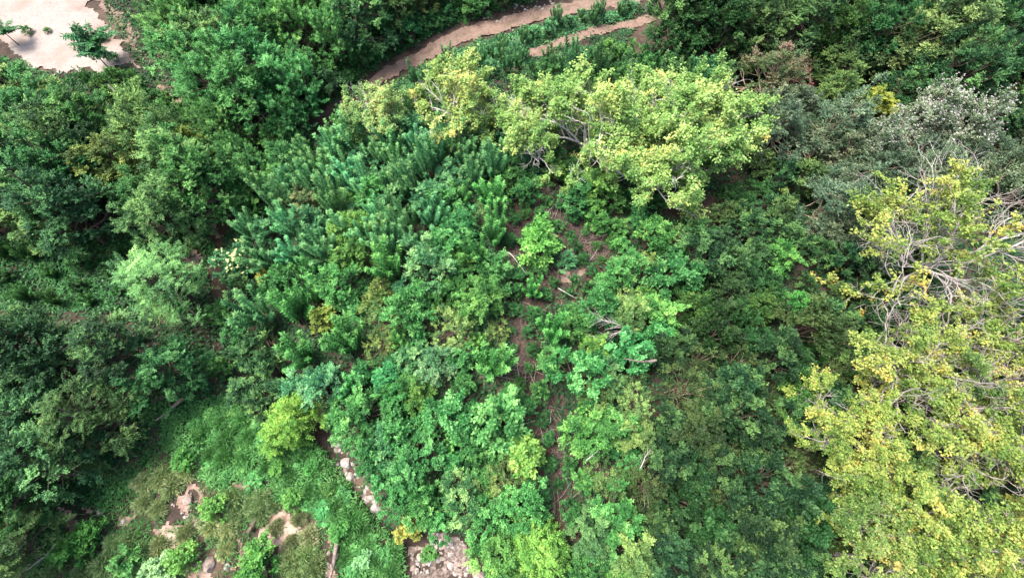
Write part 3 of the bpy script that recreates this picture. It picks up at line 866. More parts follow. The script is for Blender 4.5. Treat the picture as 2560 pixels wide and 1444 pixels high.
hero(2440, 300, 3.6, 'blossom', 'blossoming_tree', 'white-blossomed tree nearest the tangled bare-branched tree', 'tree', 1.05, 1, r=1.5)
hero(2220, 340, 3.4, 'blossom', 'blossoming_tree', 'thinly blossomed grey-green tree below the bright yellow shrub', 'tree', .9, 1, r=1.3, color=(.8, .85, .8))
hero(2385, 60, 4.5, 'tree_olive', 'broadleaf_tree', 'large pale olive tree rising out of the dark woods', 'tree', 1.2, 0, r=1.6, color=(1.15, 1.0, 1.1))
hero(2290, 75, 4.5, 'tree_olive', 'broadleaf_tree', 'grey olive tree leaning beside the large pale olive tree', 'tree', .9, 1, r=1.2, color=(1.1, .9, 1.05))

# --- the feathery stand
n = {}
IN_STAND = [(575, 600), (610, 480), (770, 380), (860, 300), (960, 300), (1100, 330), (1230, 330), (1260, 420), (1130, 470), (1090, 560), (1010, 610), (900, 650), (760, 620), (640, 650), (580, 640)]
n['fs'] = scatter(IN_STAND, 1.5, 1.0, [(9, 'plume', 'feathery shrub in the blue-green stand', 1.05, 1.6),
                   (2, 'leafy_teal', 'round-leaved shrub in the feathery stand', .8, 1.2),
                   (1, 'leafy_bright', 'bright leafy shrub in the feathery stand', .7, 1.0)],
        'feathery_shrub', 'shrub', 'shrubs of the feathery stand', (.72, 1.12), seed=1)
n['ft'] = scatter([(985, 235), (1060, 170), (1180, 125), (1290, 105), (1330, 140), (1250, 170), (1160, 185), (1080, 250), (1060, 300), (1010, 300), (930, 300)],
        .8, .9, [(5, 'plume', 'dark feathery shrub beside the dirt track', .8, 1.15),
                   (2, 'leafy_teal', 'leafy shrub beside the dirt track', .8, 1.1)],
        'feathery_shrub', 'shrub', 'shrubs beside the dirt track', (.42, .7), seed=2)
n['fu'] = scatter([(1290, 95), (1340, 65), (1400, 45), (1500, 5), (1570, 10), (1540, 65), (1400, 105), (1330, 125)],
        .5, .85, [(3, 'plume', 'low feathery shrub between the two tracks', .8, 1.1),
                  (4, 'leafy_teal', 'low leafy shrub between the two tracks', .9, 1.3)],
        'feathery_shrub', 'shrub', 'shrubs between the dirt tracks', (.35, .6), seed=3, clear=1.0)
n['fv'] = scatter([(1330, 205), (1350, 150), (1450, 130), (1560, 110), (1700, 165), (1860, 195), (1760, 215), (1500, 205)],
        1.3, 1.1, [(2, 'plume', 'dark feathery shrub behind the pale row', .65, .9),
                   (4, 'leafy', 'leafy green shrub behind the pale row', .7, 1.0),
                   (1, 'leafy_bright', 'bright green shrub behind the pale row', .6, .9)],
        'leafy_shrub', 'shrub', 'shrubs behind the pale row', (.8, 1.15), seed=4)

# --- the thicket in the middle
TM = [(640, 660), (760, 625), (1010, 610), (1100, 560), (1130, 470), (1245, 430), (1250, 560), (1235, 640), (1255, 760), (1240, 900), (1190, 960), (1000, 960), (740, 880), (700, 780), (640, 720)]
TL = [(740, 895), (1000, 960), (1190, 960), (1280, 970), (1300, 1080), (1330, 1200), (1360, 1290), (1340, 1470), (1250, 1470), (1190, 1340), (1000, 1285), (950, 1200), (885, 1105), (800, 1000)]
TR = [(1450, 760), (1530, 650), (1570, 570), (1700, 570), (1720, 700), (1640, 820), (1600, 1000), (1580, 1200), (1560, 1470), (1460, 1470), (1480, 1290), (1440, 1100), (1410, 960), (1365, 880), (1390, 790)]
for q, (poly_, where, grp, mix) in enumerate([
        (TM, 'in the upper middle thicket', 'shrubs of the upper middle thicket', dict(leafy=3, plume_green=5, leafy_bright=2, fine=2, leafy_teal=1, bigleaf=2, mint=2, wispy=1)),
        (TL, 'in the boulder-side thicket', 'shrubs of the lower middle thicket', dict(leafy=6, plume_green=2, leafy_bright=2, fine=4, leafy_teal=2, bigleaf=2, mint=1, wispy=1)),
        (TR, 'along the gap path', 'shrubs between gap path and dark thicket', dict(leafy=3, plume_green=2, leafy_bright=3, fine=2, olive=2, bigleaf=2, mint=1, wispy=2))]):
    W = {'leafy': ('mid green shrub', 1.0, 1.55), 'plume_green': ('tufted green shrub', 1.1, 1.8), 'leafy_bright': ('yellowish shrub', .7, 1.15),
         'fine': ('fine-leaved shrub', 1.0, 1.5), 'leafy_teal': ('bluish shrub', .9, 1.4), 'bigleaf': ('large-leaved shrub', .85, 1.4),
         'mint': ('bluish drooping shrub', .85, 1.2), 'wispy': ('thin wispy shrub', .8, 1.3), 'olive': ('olive shrub', .9, 1.3)}  # tones raised: the brighter image centre is painted into these leaves
    ch = [(w_, k_, W[k_][0] + ' ' + where, W[k_][1], W[k_][2]) for k_, w_ in mix.items()]
    n['big%d' % q] = scatter(poly_, 1.7, 2.1, ch, 'leafy_shrub', 'shrub', grp, (.9, 1.25), seed=50 + q, rel=.35)
    n['mid%d' % q] = scatter(poly_, 1.2, .80, ch, 'leafy_shrub', 'shrub', grp, (.5, .95), seed=60 + q, rel=.42)
n['tc'] = scatter([(1255, 400), (1380, 420), (1480, 450), (1600, 490), (1620, 560), (1540, 610), (1510, 590), (1450, 540), (1420, 460), (1330, 500), (1270, 530)],
        1.0, .95, [(3, 'leafy', 'green shrub above the brush clearing', .8, 1.2),
                   (2, 'leafy_bright', 'lime-tinged shrub above the brush clearing', .7, 1.0),
                   (3, 'fine', 'dull fine-leaved shrub above the brush clearing', .65, 1.0)],
        'leafy_shrub', 'shrub', 'shrubs between clearing and pale row', (.55, .95), seed=8)

n['tb'] = scatter([(1010, 290), (1140, 330), (1260, 330), (1380, 380), (1480, 420), (1600, 470), (1720, 500), (1900, 470), (1960, 420), (1960, 520), (1800, 500), (1600, 500), (1380, 440), (1230, 400), (1050, 330)],
        .6, .95, [(3, 'leafy_teal', 'low leafy shrub under the pale row', .6, .9),
                   (4, 'fine', 'low fine-leaved shrub under the pale row', .5, .8),
                   (2, 'dark', 'dark low shrub under the pale row', .7, 1.0)],
        'leafy_shrub', 'shrub', 'shrubs in the shade of the pale row', (.5, .85), seed=21, gap=True, rel=.15)
n['td'] = scatter([(1270, 540), (1420, 470), (1540, 600), (1480, 720), (1340, 760), (1340, 960), (1420, 1080), (1440, 1280), (1380, 1290), (1330, 1100), (1270, 900)],
        .3, .8, [(4, 'fine', 'dull low shrublet on the brush path', .55, .9),
                   (2, 'leafy', 'low green shrublet on the brush path', .6, 1.0)],
        'leafy_shrub', 'shrub', 'shrublets of the clearing and path', (.22, .48), seed=22, gap=False, rel=.05)

# --- dark thicket
n['dk'] = scatter([(1570, 560), (1780, 560), (1850, 640), (1990, 690), (2110, 760), (2140, 900), (2120, 1030), (2110, 1120), (2160, 1300), (2160, 1480), (1570, 1480), (1600, 1200), (1620, 1000), (1660, 820), (1720, 700)],
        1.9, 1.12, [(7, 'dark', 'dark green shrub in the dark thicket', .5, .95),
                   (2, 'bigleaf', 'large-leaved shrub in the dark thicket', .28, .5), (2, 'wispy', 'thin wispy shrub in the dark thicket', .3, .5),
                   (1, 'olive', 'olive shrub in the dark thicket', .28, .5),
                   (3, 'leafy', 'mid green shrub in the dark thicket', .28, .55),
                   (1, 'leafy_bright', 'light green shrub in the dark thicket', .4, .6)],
        'dark_shrub', 'shrub', 'shrubs of the dark thicket', (.6, 1.3), seed=9)  # dark plants, with tones lowered further to paint this flank's shade
n['dk2'] = scatter([(1780, 500), (1900, 480), (2000, 600), (2200, 640), (2330, 620), (2360, 900), (2200, 900), (2150, 740), (1980, 690), (1860, 620)],
        1.4, 1.1, [(6, 'dark', 'dark shrub on the shaded soil', .7, 1.1),
                   (2, 'olive', 'dull olive shrub on the shaded soil', .45, .7)],
        'dark_shrub', 'shrub', 'shrubs below the grey-green thicket', (.5, .95), seed=10, gap=False)
n['dk3'] = scatter([(2150, 900), (2700, 700), (2750, 1480), (2160, 1480), (2130, 1100)],
        2.0, 1.5, [(5, 'dark', 'dark shrub under the yellow trees', .8, 1.2),
                   (3, 'olive', 'olive shrub under the yellow trees', .6, .9)],
        'dark_shrub', 'shrub', 'shrubs under the yellow trees', (.8, 1.1), seed=20, gap=False, rel=.1)
n['gr'] = scatter([(1920, 250), (2050, 245), (2300, 330), (2480, 340), (2640, 310), (2640, 450), (2370, 460), (2310, 570), (2220, 630), (2020, 590), (1930, 480), (1940, 360)],
        3.0, 1.32, [(5, 'grey', 'grey-green tree in the grey thicket', .8, 1.2),
                    (2, 'olive', 'green shrub in the grey thicket', .6, .9),
                    (2, 'grey', 'silvery tree in the grey thicket', 1.1, 1.4)],
        'grey_tree', 'tree', 'grey-green trees', (.75, 1.1), seed=11)
n['tr2'] = scatter([(1600, 90), (1660, 0), (1750, -90), (2700, -90), (2800, 200), (2620, 330), (2500, 260), (2400, 210), (2250, 165), (2100, 125), (1900, 130), (1720, 140)],
        4.0, 1.95, [(5, 'tree_dark', 'dark tree in the dark woods', .7, 1.15),
                   (3, 'tree_green', 'bluish green tree in the dark woods', .38, .6),
                   (1, 'tree_olive', 'olive tree in the dark woods', .6, .8)],
        'broadleaf_tree', 'tree', 'dark woods', (.7, 1.05), seed=12)

# --- the left woods
n['lf'] = scatter([(350, -80), (400, -120), (960, -120), (840, 10), (850, 80), (800, 140), (740, 190), (650, 240), (580, 240), (480, 170), (420, 100)],
        3.6, 1.85, [(6, 'tree_feather', 'feathery tree in the sand-side woods', .95, 1.4),
                   (2, 'tree_green', 'broadleaf tree in the sand-side woods', 1.0, 1.4),
                   (1, 'tree_olive', 'olive tree in the sand-side woods', .8, 1.1)],
        'broadleaf_tree', 'tree', 'woods beside the sand clearing', (.7, 1.0), seed=13)
n['lf2'] = scatter([(900, -120), (1420, -120), (1260, -50), (1120, -15), (1020, 15), (890, 50)],
        3.2, 1.9, [(4, 'tree_dark', 'dark tree across the dirt track', 1.0, 1.5),
                   (3, 'tree_feather', 'feathery tree across the dirt track', .75, .95),
                   (2, 'tree_olive', 'olive tree across the dirt track', .7, .9)],
        'broadleaf_tree', 'tree', 'trees along the dirt track', (.65, .9), seed=14)
n['lt'] = scatter([(1380, -40), (1280, 5), (1180, 45), (1100, 72), (1020, 112), (950, 150), (890, 205), (850, 260), (780, 260), (800, 170), (900, 80), (1060, -10), (1220, -60)],
        .6, .95, [(4, 'leafy', 'leafy shrub on the wooded track verge', .7, 1.1),
                   (2, 'plume_green', 'tufted shrub on the wooded track verge', .7, 1.0),
                   (2, 'dark', 'dark shrub on the wooded track verge', .9, 1.2)],
        'leafy_shrub', 'shrub', 'shrubs on the wooded verge', (.5, .85), seed=24, rel=.3, clear=.95)
n['lp'] = scatter([(200, 185), (330, 190), (400, 225), (470, 290), (400, 340), (330, 290), (250, 240)],
        .9, 1.05, [(3, 'leafy', 'leafy shrub below the sand by the pole', .7, 1.1),
                   (3, 'plume_green', 'tufted shrub below the sand by the pole', .7, 1.1),
                   (2, 'leafy_bright', 'bright shrub below the sand by the pole', .6, .9)],
        'leafy_shrub', 'shrub', 'shrubs below the sand', (.4, .8), seed=25, rel=.2)
n['lm'] = scatter([(-200, 170), (0, 170), (120, 215), (220, 255), (320, 320), (400, 380), (490, 420), (500, 460), (440, 490), (350, 490), (240, 520), (120, 540), (-200, 540)],
        3.8, 1.9, [(5, 'tree_olive', 'yellowish tree in the sunlit left woods', .95, 1.45),
                    (4, 'tree_green', 'leafy green tree in the sunlit left woods', .75, 1.1),
                    (2, 'tree_dark', 'dark tree in the sunlit left woods', 1.0, 1.4)],
        'broadleaf_tree', 'tree', 'woods below the sand clearing', (.7, 1.0), seed=15)
n['lx'] = scatter([(430, 260), (640, 310), (740, 290), (720, 350), (660, 370), (650, 440), (690, 420), (560, 480), (540, 400), (440, 340)],
        2.2, 1.4, [(4, 'tree_feather', 'low feathery tree by the bare soil patch', .9, 1.2),
                   (2, 'plume_green', 'tufted shrub by the bare soil patch', .9, 1.2)],
        'broadleaf_tree', 'tree', 'low trees by the bare soil patch', (.45, .72), seed=16)
n['ll'] = scatter([(-200, 860), (0, 860), (120, 860), (330, 870), (440, 870), (430, 900), (370, 920), (300, 950), (240, 1010), (180, 1080), (80, 1140), (0, 1200), (-60, 1480), (-250, 1480)],
        3.6, 1.9, [(5, 'tree_dark', 'dark tree in the slope-side woods', .8, 1.25),
                   (3, 'tree_layered', 'layered olive tree in the slope-side woods', .7, 1.0),
                   (3, 'tree_green', 'bluish tree in the slope-side woods', .55, .8)],
        'broadleaf_tree', 'tree', 'woods above the grassy slope', (.7, .95), seed=17)
n['lh'] = scatter([(510, 720), (560, 640), (620, 700), (680, 800), (710, 900), (770, 1000), (690, 1030), (560, 960), (520, 900), (590, 850), (530, 790)],
        1.0, 1.05, [(3, 'leafy', 'plain green shrub in the dark hollow', .7, 1.05),
                    (2, 'leafy_bright', 'bright shrub in the dark hollow', .6, .9),
                    (2, 'dark', 'dark shrub in the dark hollow', .9, 1.3)],
        'leafy_shrub', 'shrub', 'shrubs of the hollow', (.55, .95), seed=18)
n['lo'] = scatter([(-100, 610), (260, 610), (380, 570), (500, 570), (470, 620), (300, 760), (100, 750), (-100, 760)],
        .6, 1.3, [(3, 'fine', 'low shrub in the vine hollow', .6, .9),
                  (2, 'plume_green', 'tufted low shrub in the vine hollow', .6, .9)],
        'leafy_shrub', 'shrub', 'shrubs of the vine hollow', (.35, .7), seed=19)
print('PLANTS', n)

# --- slope plants
SLOPE = [(430, 1010), (560, 985), (690, 1070), (800, 1120), (870, 1200), (930, 1290), (1010, 1370), (1030, 1480), (60, 1480), (120, 1320), (250, 1220), (340, 1140)]
rs = np.random.default_rng(55)
for (px, py, key, s, lab, col) in [
        (545, 1270, 'weed', 1.2, 'bright yellow-green weed on the slope beside the flat rock', (1.3, 1.1, 1)),
        (735, 1250, 'weed', .9, 'small bright weed on the slope above the straw grass', (1.2, 1.1, 1)),
        (470, 1395, 'weed', 1.3, 'yellow-green leafy weed beside the pale leaved weed', (1.3, 1.1, 1)),
        (410, 1420, 'pale_weed', 1.3, 'pale silvery leaved weed on the grassy slope', (1.5, 1.2, 1.3)),
        (660, 1385, 'weed', 1.5, 'deep green leafy bush on the red bare soil', (.75, .85, .75)),
        (650, 1425, 'weed', 1.4, 'low green bush below the deep green one on red soil', (.7, .8, .7)),
        (240, 1335, 'weed', 1.3, 'green shrublet near the shaded bare soil of the slope', (.75, .85, .75)),
        (200, 1370, 'weed', 1.5, 'larger green shrublet at the shaded edge of the slope', (.7, .85, .75)),
        (330, 1400, 'weed', 1.2, 'dull green shrublet among slope grasses', (.7, .8, .9)),
        (780, 1170, 'weed', .7, 'tiny weed on the green slope by the boulders', (.8, 1.0, 1)),
        (910, 1400, 'pale_weed', .8, 'small pale rosette weed in the green turf near the gravel', (1.2, 1.2, 1.2)),
        (1075, 1385, 'weed', .7, 'green weed growing in the gravel rubble', (1.0, 1.0, 1)),
        (700, 1170, 'weed', .8, 'yellow-tipped weed in the vine cover below the vine mound', (1.2, 1.1, 1)),
        (850, 1330, 'weed', .9, 'leafy weed in the green turf below the boulder line', (.9, 1.0, 1)),
        (470, 1150, 'weed', 1.1, 'green weed at the top of the grassy slope under dark trees', (.75, .85, .75))]:
    hero(px, py, .2, key, 'weed', lab, 'weed', s, color=col, r=.3)


for px, py, s_, lab in [(72, 82, .7, 'dark little weed out on the pale sand'), (122, 80, .5, 'tiny weed out on the pale sand beside the dark one'),
                        (262, 100, .6, 'small weed at the sand edge beyond the lone sapling'), (290, 150, .7, 'weed where the sand meets the shrubs')]:
    hero(px, py, .1, 'weed', 'weed', lab, 'weed', s_, color=(.7, .7, .7), r=.2)


def tussocks(pts, spacing, lib, label, group, s, seed, color=(1, 1, 1)):
    rng = np.random.default_rng(seed)
    poly = poly_at(pts); lo, hi = poly.min(0), poly.max(0); pl = []
    for _ in range(int((hi - lo).prod() / spacing ** 2 * 10)):
        x, y = rng.uniform(lo, hi)
        if not inside(poly, [x], [y])[0]: continue
        if pl and (np.hypot(*(np.array(pl) - (x, y)).T) < spacing).any(): continue
        pl.append((x, y))
        k = rng.uniform(.8, 1.25)
        sc = rng.uniform(*s)
        lab = ('large ' if sc > s[0] + .62 * (s[1] - s[0]) else 'small ' if sc < s[0] + .33 * (s[1] - s[0]) else '') + ('pale ' if k > 1.1 else 'dull ' if k < .93 else '') + label
        single('grass_tussock', lib[rng.integers(len(lib))], (x, y), lab, 'grass', group, (rng.normal() * .08, rng.normal() * .08, rng.uniform(0, 6.28)), (sc, sc, sc * .9), 0, tuple(k * c for c in color))
    return len(pl)


tussocks([(370, 1190), (470, 1170), (480, 1210), (400, 1280), (330, 1290)], .7, TUSS, 'olive straw grass tussock above the flat rock on the slope', 'tussocks above the flat rock', (.8, 1.2), 61, (1.5, 1.5, 1.35))
tussocks([(400, 1330), (520, 1290), (600, 1320), (600, 1390), (480, 1400), (400, 1400)], .72, TUSS, 'straw-coloured grass tussock below the flat rock on the slope', 'tussocks below the flat rock', (.8, 1.25), 62, (1.7, 1.6, 1.45))
tussocks([(690, 1290), (760, 1290), (790, 1350), (780, 1400), (720, 1420), (680, 1340)], .6, TUSS, 'straw grass tussock on the red bare soil', 'tussocks on the red soil', (.6, 1.0), 63, (1.5, 1.35, 1.3))
tussocks([(580, 1240), (660, 1220), (700, 1260), (640, 1290), (590, 1290)], .5, TUSS, 'grey-green grass tussock above the red bare soil', 'tussocks above the red soil', (.8, 1.2), 64, (1.2, 1.4, 1.15))
tussocks([(150, 1390), (330, 1330), (380, 1420), (360, 1480), (120, 1480)], .7, TUSS, 'green grass tussock at the shaded foot of the slope', 'shaded tussocks', (.8, 1.3), 65, (1.0, 1.25, 1.05))
tussocks([(740, 1380), (800, 1370), (800, 1470), (720, 1470)], .55, TUSS, 'olive grass tussock beside the sloping log on red soil', 'tussocks by the sloping log', (.8, 1.2), 66, (1.3, 1.45, 1.15))
tussocks([(500, 1050), (640, 1050), (760, 1130), (860, 1230), (900, 1320), (760, 1240), (640, 1190), (500, 1150)], .8, TUSSG, 'green grass tussock in the vine turf under the vine-draped mound', 'green turf tussocks', (.8, 1.3), 67)
tussocks([(840, 1260), (930, 1300), (1000, 1390), (1000, 1470), (850, 1470)], .7, TUSSG, 'green grass tussock in the turf beside the gravel rubble', 'turf tussocks by the gravel', (.7, 1.1), 68)


n['sv'] = scatter([(470, 1050), (560, 1010), (680, 1080), (790, 1140), (860, 1220), (900, 1300), (960, 1400), (860, 1440), (860, 1320), (740, 1230), (600, 1200), (480, 1160)],
        .1, .75, [(4, 'fine', 'flat vine mat on the green slope', 1.3, 1.9),
                   (1, 'leafy_bright', 'flat bright vine mat on the green slope', .7, 1.0)],
        'vine_mat', 'vine mat', 'vine mats of the green slope', (.3, .5), seed=23, gap=False, rel=.05, flat=.35)

# --- low plant cover that nobody could count
def cover(name, pts, dens, leafL, leafW, mat, tone, label, cat, seed, lump=.3, up=.6, avoid=True, z=0.0, dirt=None):
    rng = np.random.default_rng(seed)
    poly = poly_at(pts, z) if not isinstance(pts, np.ndarray) else pts
    lo, hi = poly.min(0), poly.max(0)
    N = int((hi - lo).prod() * dens)
    x = rng.uniform(lo[0], hi[0], N); y = rng.uniform(lo[1], hi[1], N)
    m = inside(poly, x, y)
    clumpy = _n2(x, y, 1.3, seed) * .5 + _n2(x, y, 3.1, seed + 2) * .4
    m &= clumpy + rng.normal(size=N) * .6 > -.35
    if avoid:
        for p in GAPS: m &= ~inside(p, x, y)
        m &= dist_line(TRACK, x, y) > .75 + np.clip((y - 20) * .04, 0, .8) + rng.normal(size=N) * .2
        m &= dist_line(TRACK2, x, y) > .55 + rng.normal(size=N) * .2
    if dirt:
        for p in dirt: m &= ~(inside(poly_at(p), x, y) & (rng.uniform(size=N) < .95))
    x, y = x[m], y[m]; n_ = len(x)
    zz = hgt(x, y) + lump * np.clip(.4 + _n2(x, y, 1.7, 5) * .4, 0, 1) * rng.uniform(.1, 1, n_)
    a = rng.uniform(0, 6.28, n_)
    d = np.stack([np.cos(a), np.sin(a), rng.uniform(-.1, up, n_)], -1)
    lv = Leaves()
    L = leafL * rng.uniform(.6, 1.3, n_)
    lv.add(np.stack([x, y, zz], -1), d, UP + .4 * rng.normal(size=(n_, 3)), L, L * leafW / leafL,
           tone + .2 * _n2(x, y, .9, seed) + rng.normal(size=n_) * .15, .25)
    o = bpy.data.objects.new(name, lv.mesh(name, M[mat])); C.objects.link(o)
    return props(o, label, cat, None, 'stuff')


DIRTP = [[(440, 1225), (500, 1200), (500, 1240), (470, 1290), (410, 1320), (430, 1260)],
         [(640, 1290), (700, 1270), (790, 1300), (760, 1350), (700, 1400), (640, 1444), (580, 1430), (620, 1360)],
         [(820, 1350), (850, 1320), (850, 1444), (790, 1444)], [(500, 1390), (560, 1390), (560, 1444), (480, 1444)],
         [(160, 1270), (250, 1265), (230, 1310), (160, 1340)], [(545, 405), (600, 380), (640, 385), (625, 430), (570, 445)],
         [(455, 625), (500, 620), (515, 650), (480, 680), (455, 660)],
         [(1010, 1370), (1080, 1330), (1140, 1340), (1180, 1400), (1220, 1460), (1060, 1480), (1030, 1444)],
         [(330, 195), (400, 230), (440, 250), (420, 265), (350, 225)]]
cover('grass', [(420, 1030), (560, 985), (690, 1060), (800, 1110), (870, 1200), (930, 1290), (1010, 1370), (1040, 1480), (840, 1480), (860, 1330), (740, 1260), (600, 1240), (500, 1200), (400, 1110)],
      520, .20, .045, 'f_grass', .6, 'bright green grass and vines covering the slope by the boulders', 'grass', 71, .55, 1.2, dirt=DIRTP)
cover('grass', [(60, 1480), (120, 1320), (250, 1220), (340, 1140), (420, 1060), (600, 1230), (760, 1260), (860, 1330), (850, 1480)],
      200, .20, .032, 'f_grass', .5, 'short green grass on the stony lower slope', 'grass', 72, .25, 1.4, dirt=DIRTP)
cover('ground_cover', [(-200, 590), (260, 600), (500, 560), (540, 620), (480, 780), (-200, 770)], 260, .15, .10, 'f_green', .35, 'creeping vine cover in the hollow under the spreading pale tree', 'ground cover', 73, .3, dirt=DIRTP)
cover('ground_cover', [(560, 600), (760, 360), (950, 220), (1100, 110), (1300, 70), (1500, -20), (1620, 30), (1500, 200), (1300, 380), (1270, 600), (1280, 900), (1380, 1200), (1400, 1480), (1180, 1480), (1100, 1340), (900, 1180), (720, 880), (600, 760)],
      190, .17, .10, 'f_dark', .45, 'leafy undergrowth beneath the middle thicket', 'undergrowth', 74, .35, dirt=DIRTP)  # dark leaf colour stands in for shade in the gaps between shrubs
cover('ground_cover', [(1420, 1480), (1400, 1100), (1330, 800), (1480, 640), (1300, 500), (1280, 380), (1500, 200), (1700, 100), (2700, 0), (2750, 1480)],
      120, .17, .10, 'f_dark', .3, 'dark leafy undergrowth beneath the thickets and yellow trees', 'undergrowth', 75, .35)  # leaves coloured dark so that gaps under the plants look shaded
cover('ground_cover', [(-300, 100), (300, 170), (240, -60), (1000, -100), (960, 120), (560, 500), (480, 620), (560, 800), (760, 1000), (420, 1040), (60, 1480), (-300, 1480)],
      110, .18, .11, 'f_dark', .4, 'dark leafy undergrowth beneath the left woods', 'undergrowth', 76, .35, dirt=DIRTP)  # shade between the trees is put into this dark leaf colour
cover('ground_cover', [(1420, -40), (1330, 10), (1200, 48), (1100, 82), (1020, 125), (950, 165), (880, 230), (800, 280), (740, 260), (800, 150), (920, 60), (1060, -20), (1200, -70)],
      230, .17, .10, 'f_green', .3, 'low green weeds on the wooded verge of the dirt track', 'weeds', 79, .4)
cover('ground_cover', [(1200, 110), (1330, 62), (1500, 0), (1600, 10), (1560, 70), (1400, 110), (1330, 160), (1200, 180), (1060, 260), (1000, 230), (1080, 150)],
      200, .17, .09, 'f_teal', .4, 'low green weeds between the two dirt tracks', 'weeds', 80, .4)
cover('ground_cover', [(60, 1400), (130, 1240), (240, 1150), (330, 1040), (450, 960), (540, 960), (500, 1040), (420, 1110), (340, 1210), (250, 1290), (150, 1400)],
      190, .16, .09, 'f_green', .3, 'low weeds along the shaded edge of the grassy slope', 'weeds', 81, .35, dirt=DIRTP)
cover('ground_cover', [(690, 900), (745, 890), (800, 970), (860, 1080), (900, 1150), (950, 1240), (1010, 1330), (960, 1330), (880, 1230), (820, 1120), (740, 990)],
      150, .14, .08, 'f_green', .35, 'low weeds creeping over the stony bank', 'weeds', 82, .2, avoid=False)
cover('ground_cover', np.array([(x_, y_) for x_, y_ in np.vstack([TRACK + [0, .7], (TRACK - [0, .7])[::-1]])]), 45, .13, .06, 'f_olive', .4,
      'sparse weeds growing on the dirt track', 'weeds', 83, .12, avoid=False)
cover('leaf_litter', [(1230, 520), (1300, 480), (1440, 440), (1550, 600), (1480, 740), (1340, 780), (1340, 960), (1420, 1060), (1460, 1280), (1360, 1320), (1290, 960), (1250, 780)],
      60, .14, .06, 'f_brown', .5, 'dry brown fallen leaves on the brush clearing and gap path', 'leaf litter', 77, .1, .3, avoid=False)
cover('leaf_litter', [(1590, 500), (1720, 470), (1840, 470), (1960, 540), (2080, 620), (2180, 700), (2130, 740), (1960, 640), (1800, 600), (1650, 560)],
      60, .13, .06, 'f_brown', .4, 'dry fallen leaves on the shaded soil under the pale row', 'leaf litter', 78, .06, .3, avoid=False)


# ---------------------------------------------------------------- stones
def rock_mesh(seed, mat):
    rng = np.random.default_rng(seed)
    bm = bmesh.new()
    bmesh.ops.create_icosphere(bm, subdivisions=2, radius=.5)
    dirs = rdir(rng, 7); offs = rng.uniform(.28, .42, 7)
    ax = np.array([1, rng.uniform(.65, .95), rng.uniform(.5, .75)])
    for v in bm.verts:
        p = np.array(v.co)
        for d, o_ in zip(dirs, offs):                 # cut facets
            e = p @ d - o_
            if e > 0: p = p - d * e * .85
        p = p * ax * (1 + .06 * rng.normal())
        v.co = p
    me = bpy.data.meshes.new('stone'); bm.to_mesh(me); bm.free()
    me.materials.append(M[mat])
    return me


ROCKS = [rock_mesh(400 + i, 'rock') for i in range(5)]
ROCKP = [rock_mesh(420 + i, 'rockpink') for i in range(4)]


def stone(px, py, size, label, group, rng, lib, name='stone'):
    xy = at(px, py)
    s = size * rng.uniform(.85, 1.15)
    return single(name, lib[rng.integers(len(lib))], xy, label, 'stone', group, (rng.normal() * .2, rng.normal() * .2, rng.uniform(0, 6.28)), (s, s, s), s * .07 + .02)


rr = np.random.default_rng(8)
GRIT = []
def stones(cx, cy, rx, ry, n_, s0, s1, label, group, mix=.6, slant=0):
    for _ in range(n_):
        a = rr.uniform(0, 6.28); q = math.sqrt(rr.uniform())
        px = cx + rx * q * math.cos(a) + slant * ry * q * math.sin(a); py = cy + ry * q * math.sin(a)
        f = rr.uniform() ** 2.2; white = rr.uniform() < mix
        if f < .12:                                   # grit too small to pick apart
            x, y = at(px, py)
            GRIT.append((x, y, s0 + (s1 - s0) * f, rr.uniform(0, 6.28), rr.integers(4)))
            continue
        lab = ('larger ' if f > .45 else 'small ') + ('whitish ' if white else 'pinkish ') + label
        stone(px, py, s0 + (s1 - s0) * f, lab, group, rr, ROCKS if white else ROCKP)


stone(868, 1157, .72, 'largest white boulder of the stone line beside the green turf', None, rr, ROCKS, 'boulder')
stone(878, 1192, .50, 'white boulder just below the largest one in the stone line', None, rr, ROCKS, 'boulder')
stone(845, 1160, .30, 'small white stone touching the largest boulder', None, rr, ROCKS)
stone(940, 1270, .50, 'tall white stone at the lower end of the stone line', None, rr, ROCKS, 'boulder')
stone(470, 1248, .6, 'flat pinkish rock on the grassy slope', None, rr, ROCKP, 'rock')
stone(252, 1279, .42, 'white rock on shaded bare soil under the dark trees', None, rr, ROCKS, 'rock')
stone(310, 1303, .28, 'small pale rock near the shaded white rock', None, rr, ROCKS, 'rock')
stone(525, 1412, .80, 'broad pale rock at the foot of the slope', None, rr, ROCKP, 'rock')
stone(618, 1385, .45, 'rounded pink rock beside the deep green leafy bush', None, rr, ROCKP, 'rock')
stone(645, 1300, .42, 'narrow white rock at the top of the red bare soil', None, rr, ROCKS, 'rock')
stone(570, 1415, .35, 'pale stone beside the broad pale rock', None, rr, ROCKS, 'rock')
stone(665, 1290, .30, 'pinkish stone beside the narrow white rock', None, rr, ROCKP, 'rock')
stone(1128, 1412, .50, 'largest whitish stone in the gravel rubble', None, rr, ROCKS, 'boulder')
stone(1050, 1392, .45, 'round whitish stone at the edge of the gravel rubble', None, rr, ROCKS, 'boulder')
stones(742, 922, 18, 30, 14, .18, .40, 'stone on the upper stony bank', 'upper bank stones', .3, .5)
stones(842, 1105, 14, 26, 12, .18, .42, 'stone on the bank just above the largest white boulder', 'middle bank stones', .5, .5)
stones(880, 1175, 20, 22, 12, .15, .38, 'stone beside the largest white boulder', 'stones by the boulder', .6, .4)
stones(928, 1245, 14, 34, 20, .18, .45, 'stone at the lower end of the stone line', 'lower bank stones', .75, .35)
stones(1120, 1378, 52, 38, 105, .09, .30, 'stone in the gravel rubble beside the thicket', 'rubble stones', .45, .4)
stones(1048, 1400, 26, 36, 46, .09, .28, 'stone in the rubble strip beside the golden shrub', 'rubble strip stones', .5, .3)
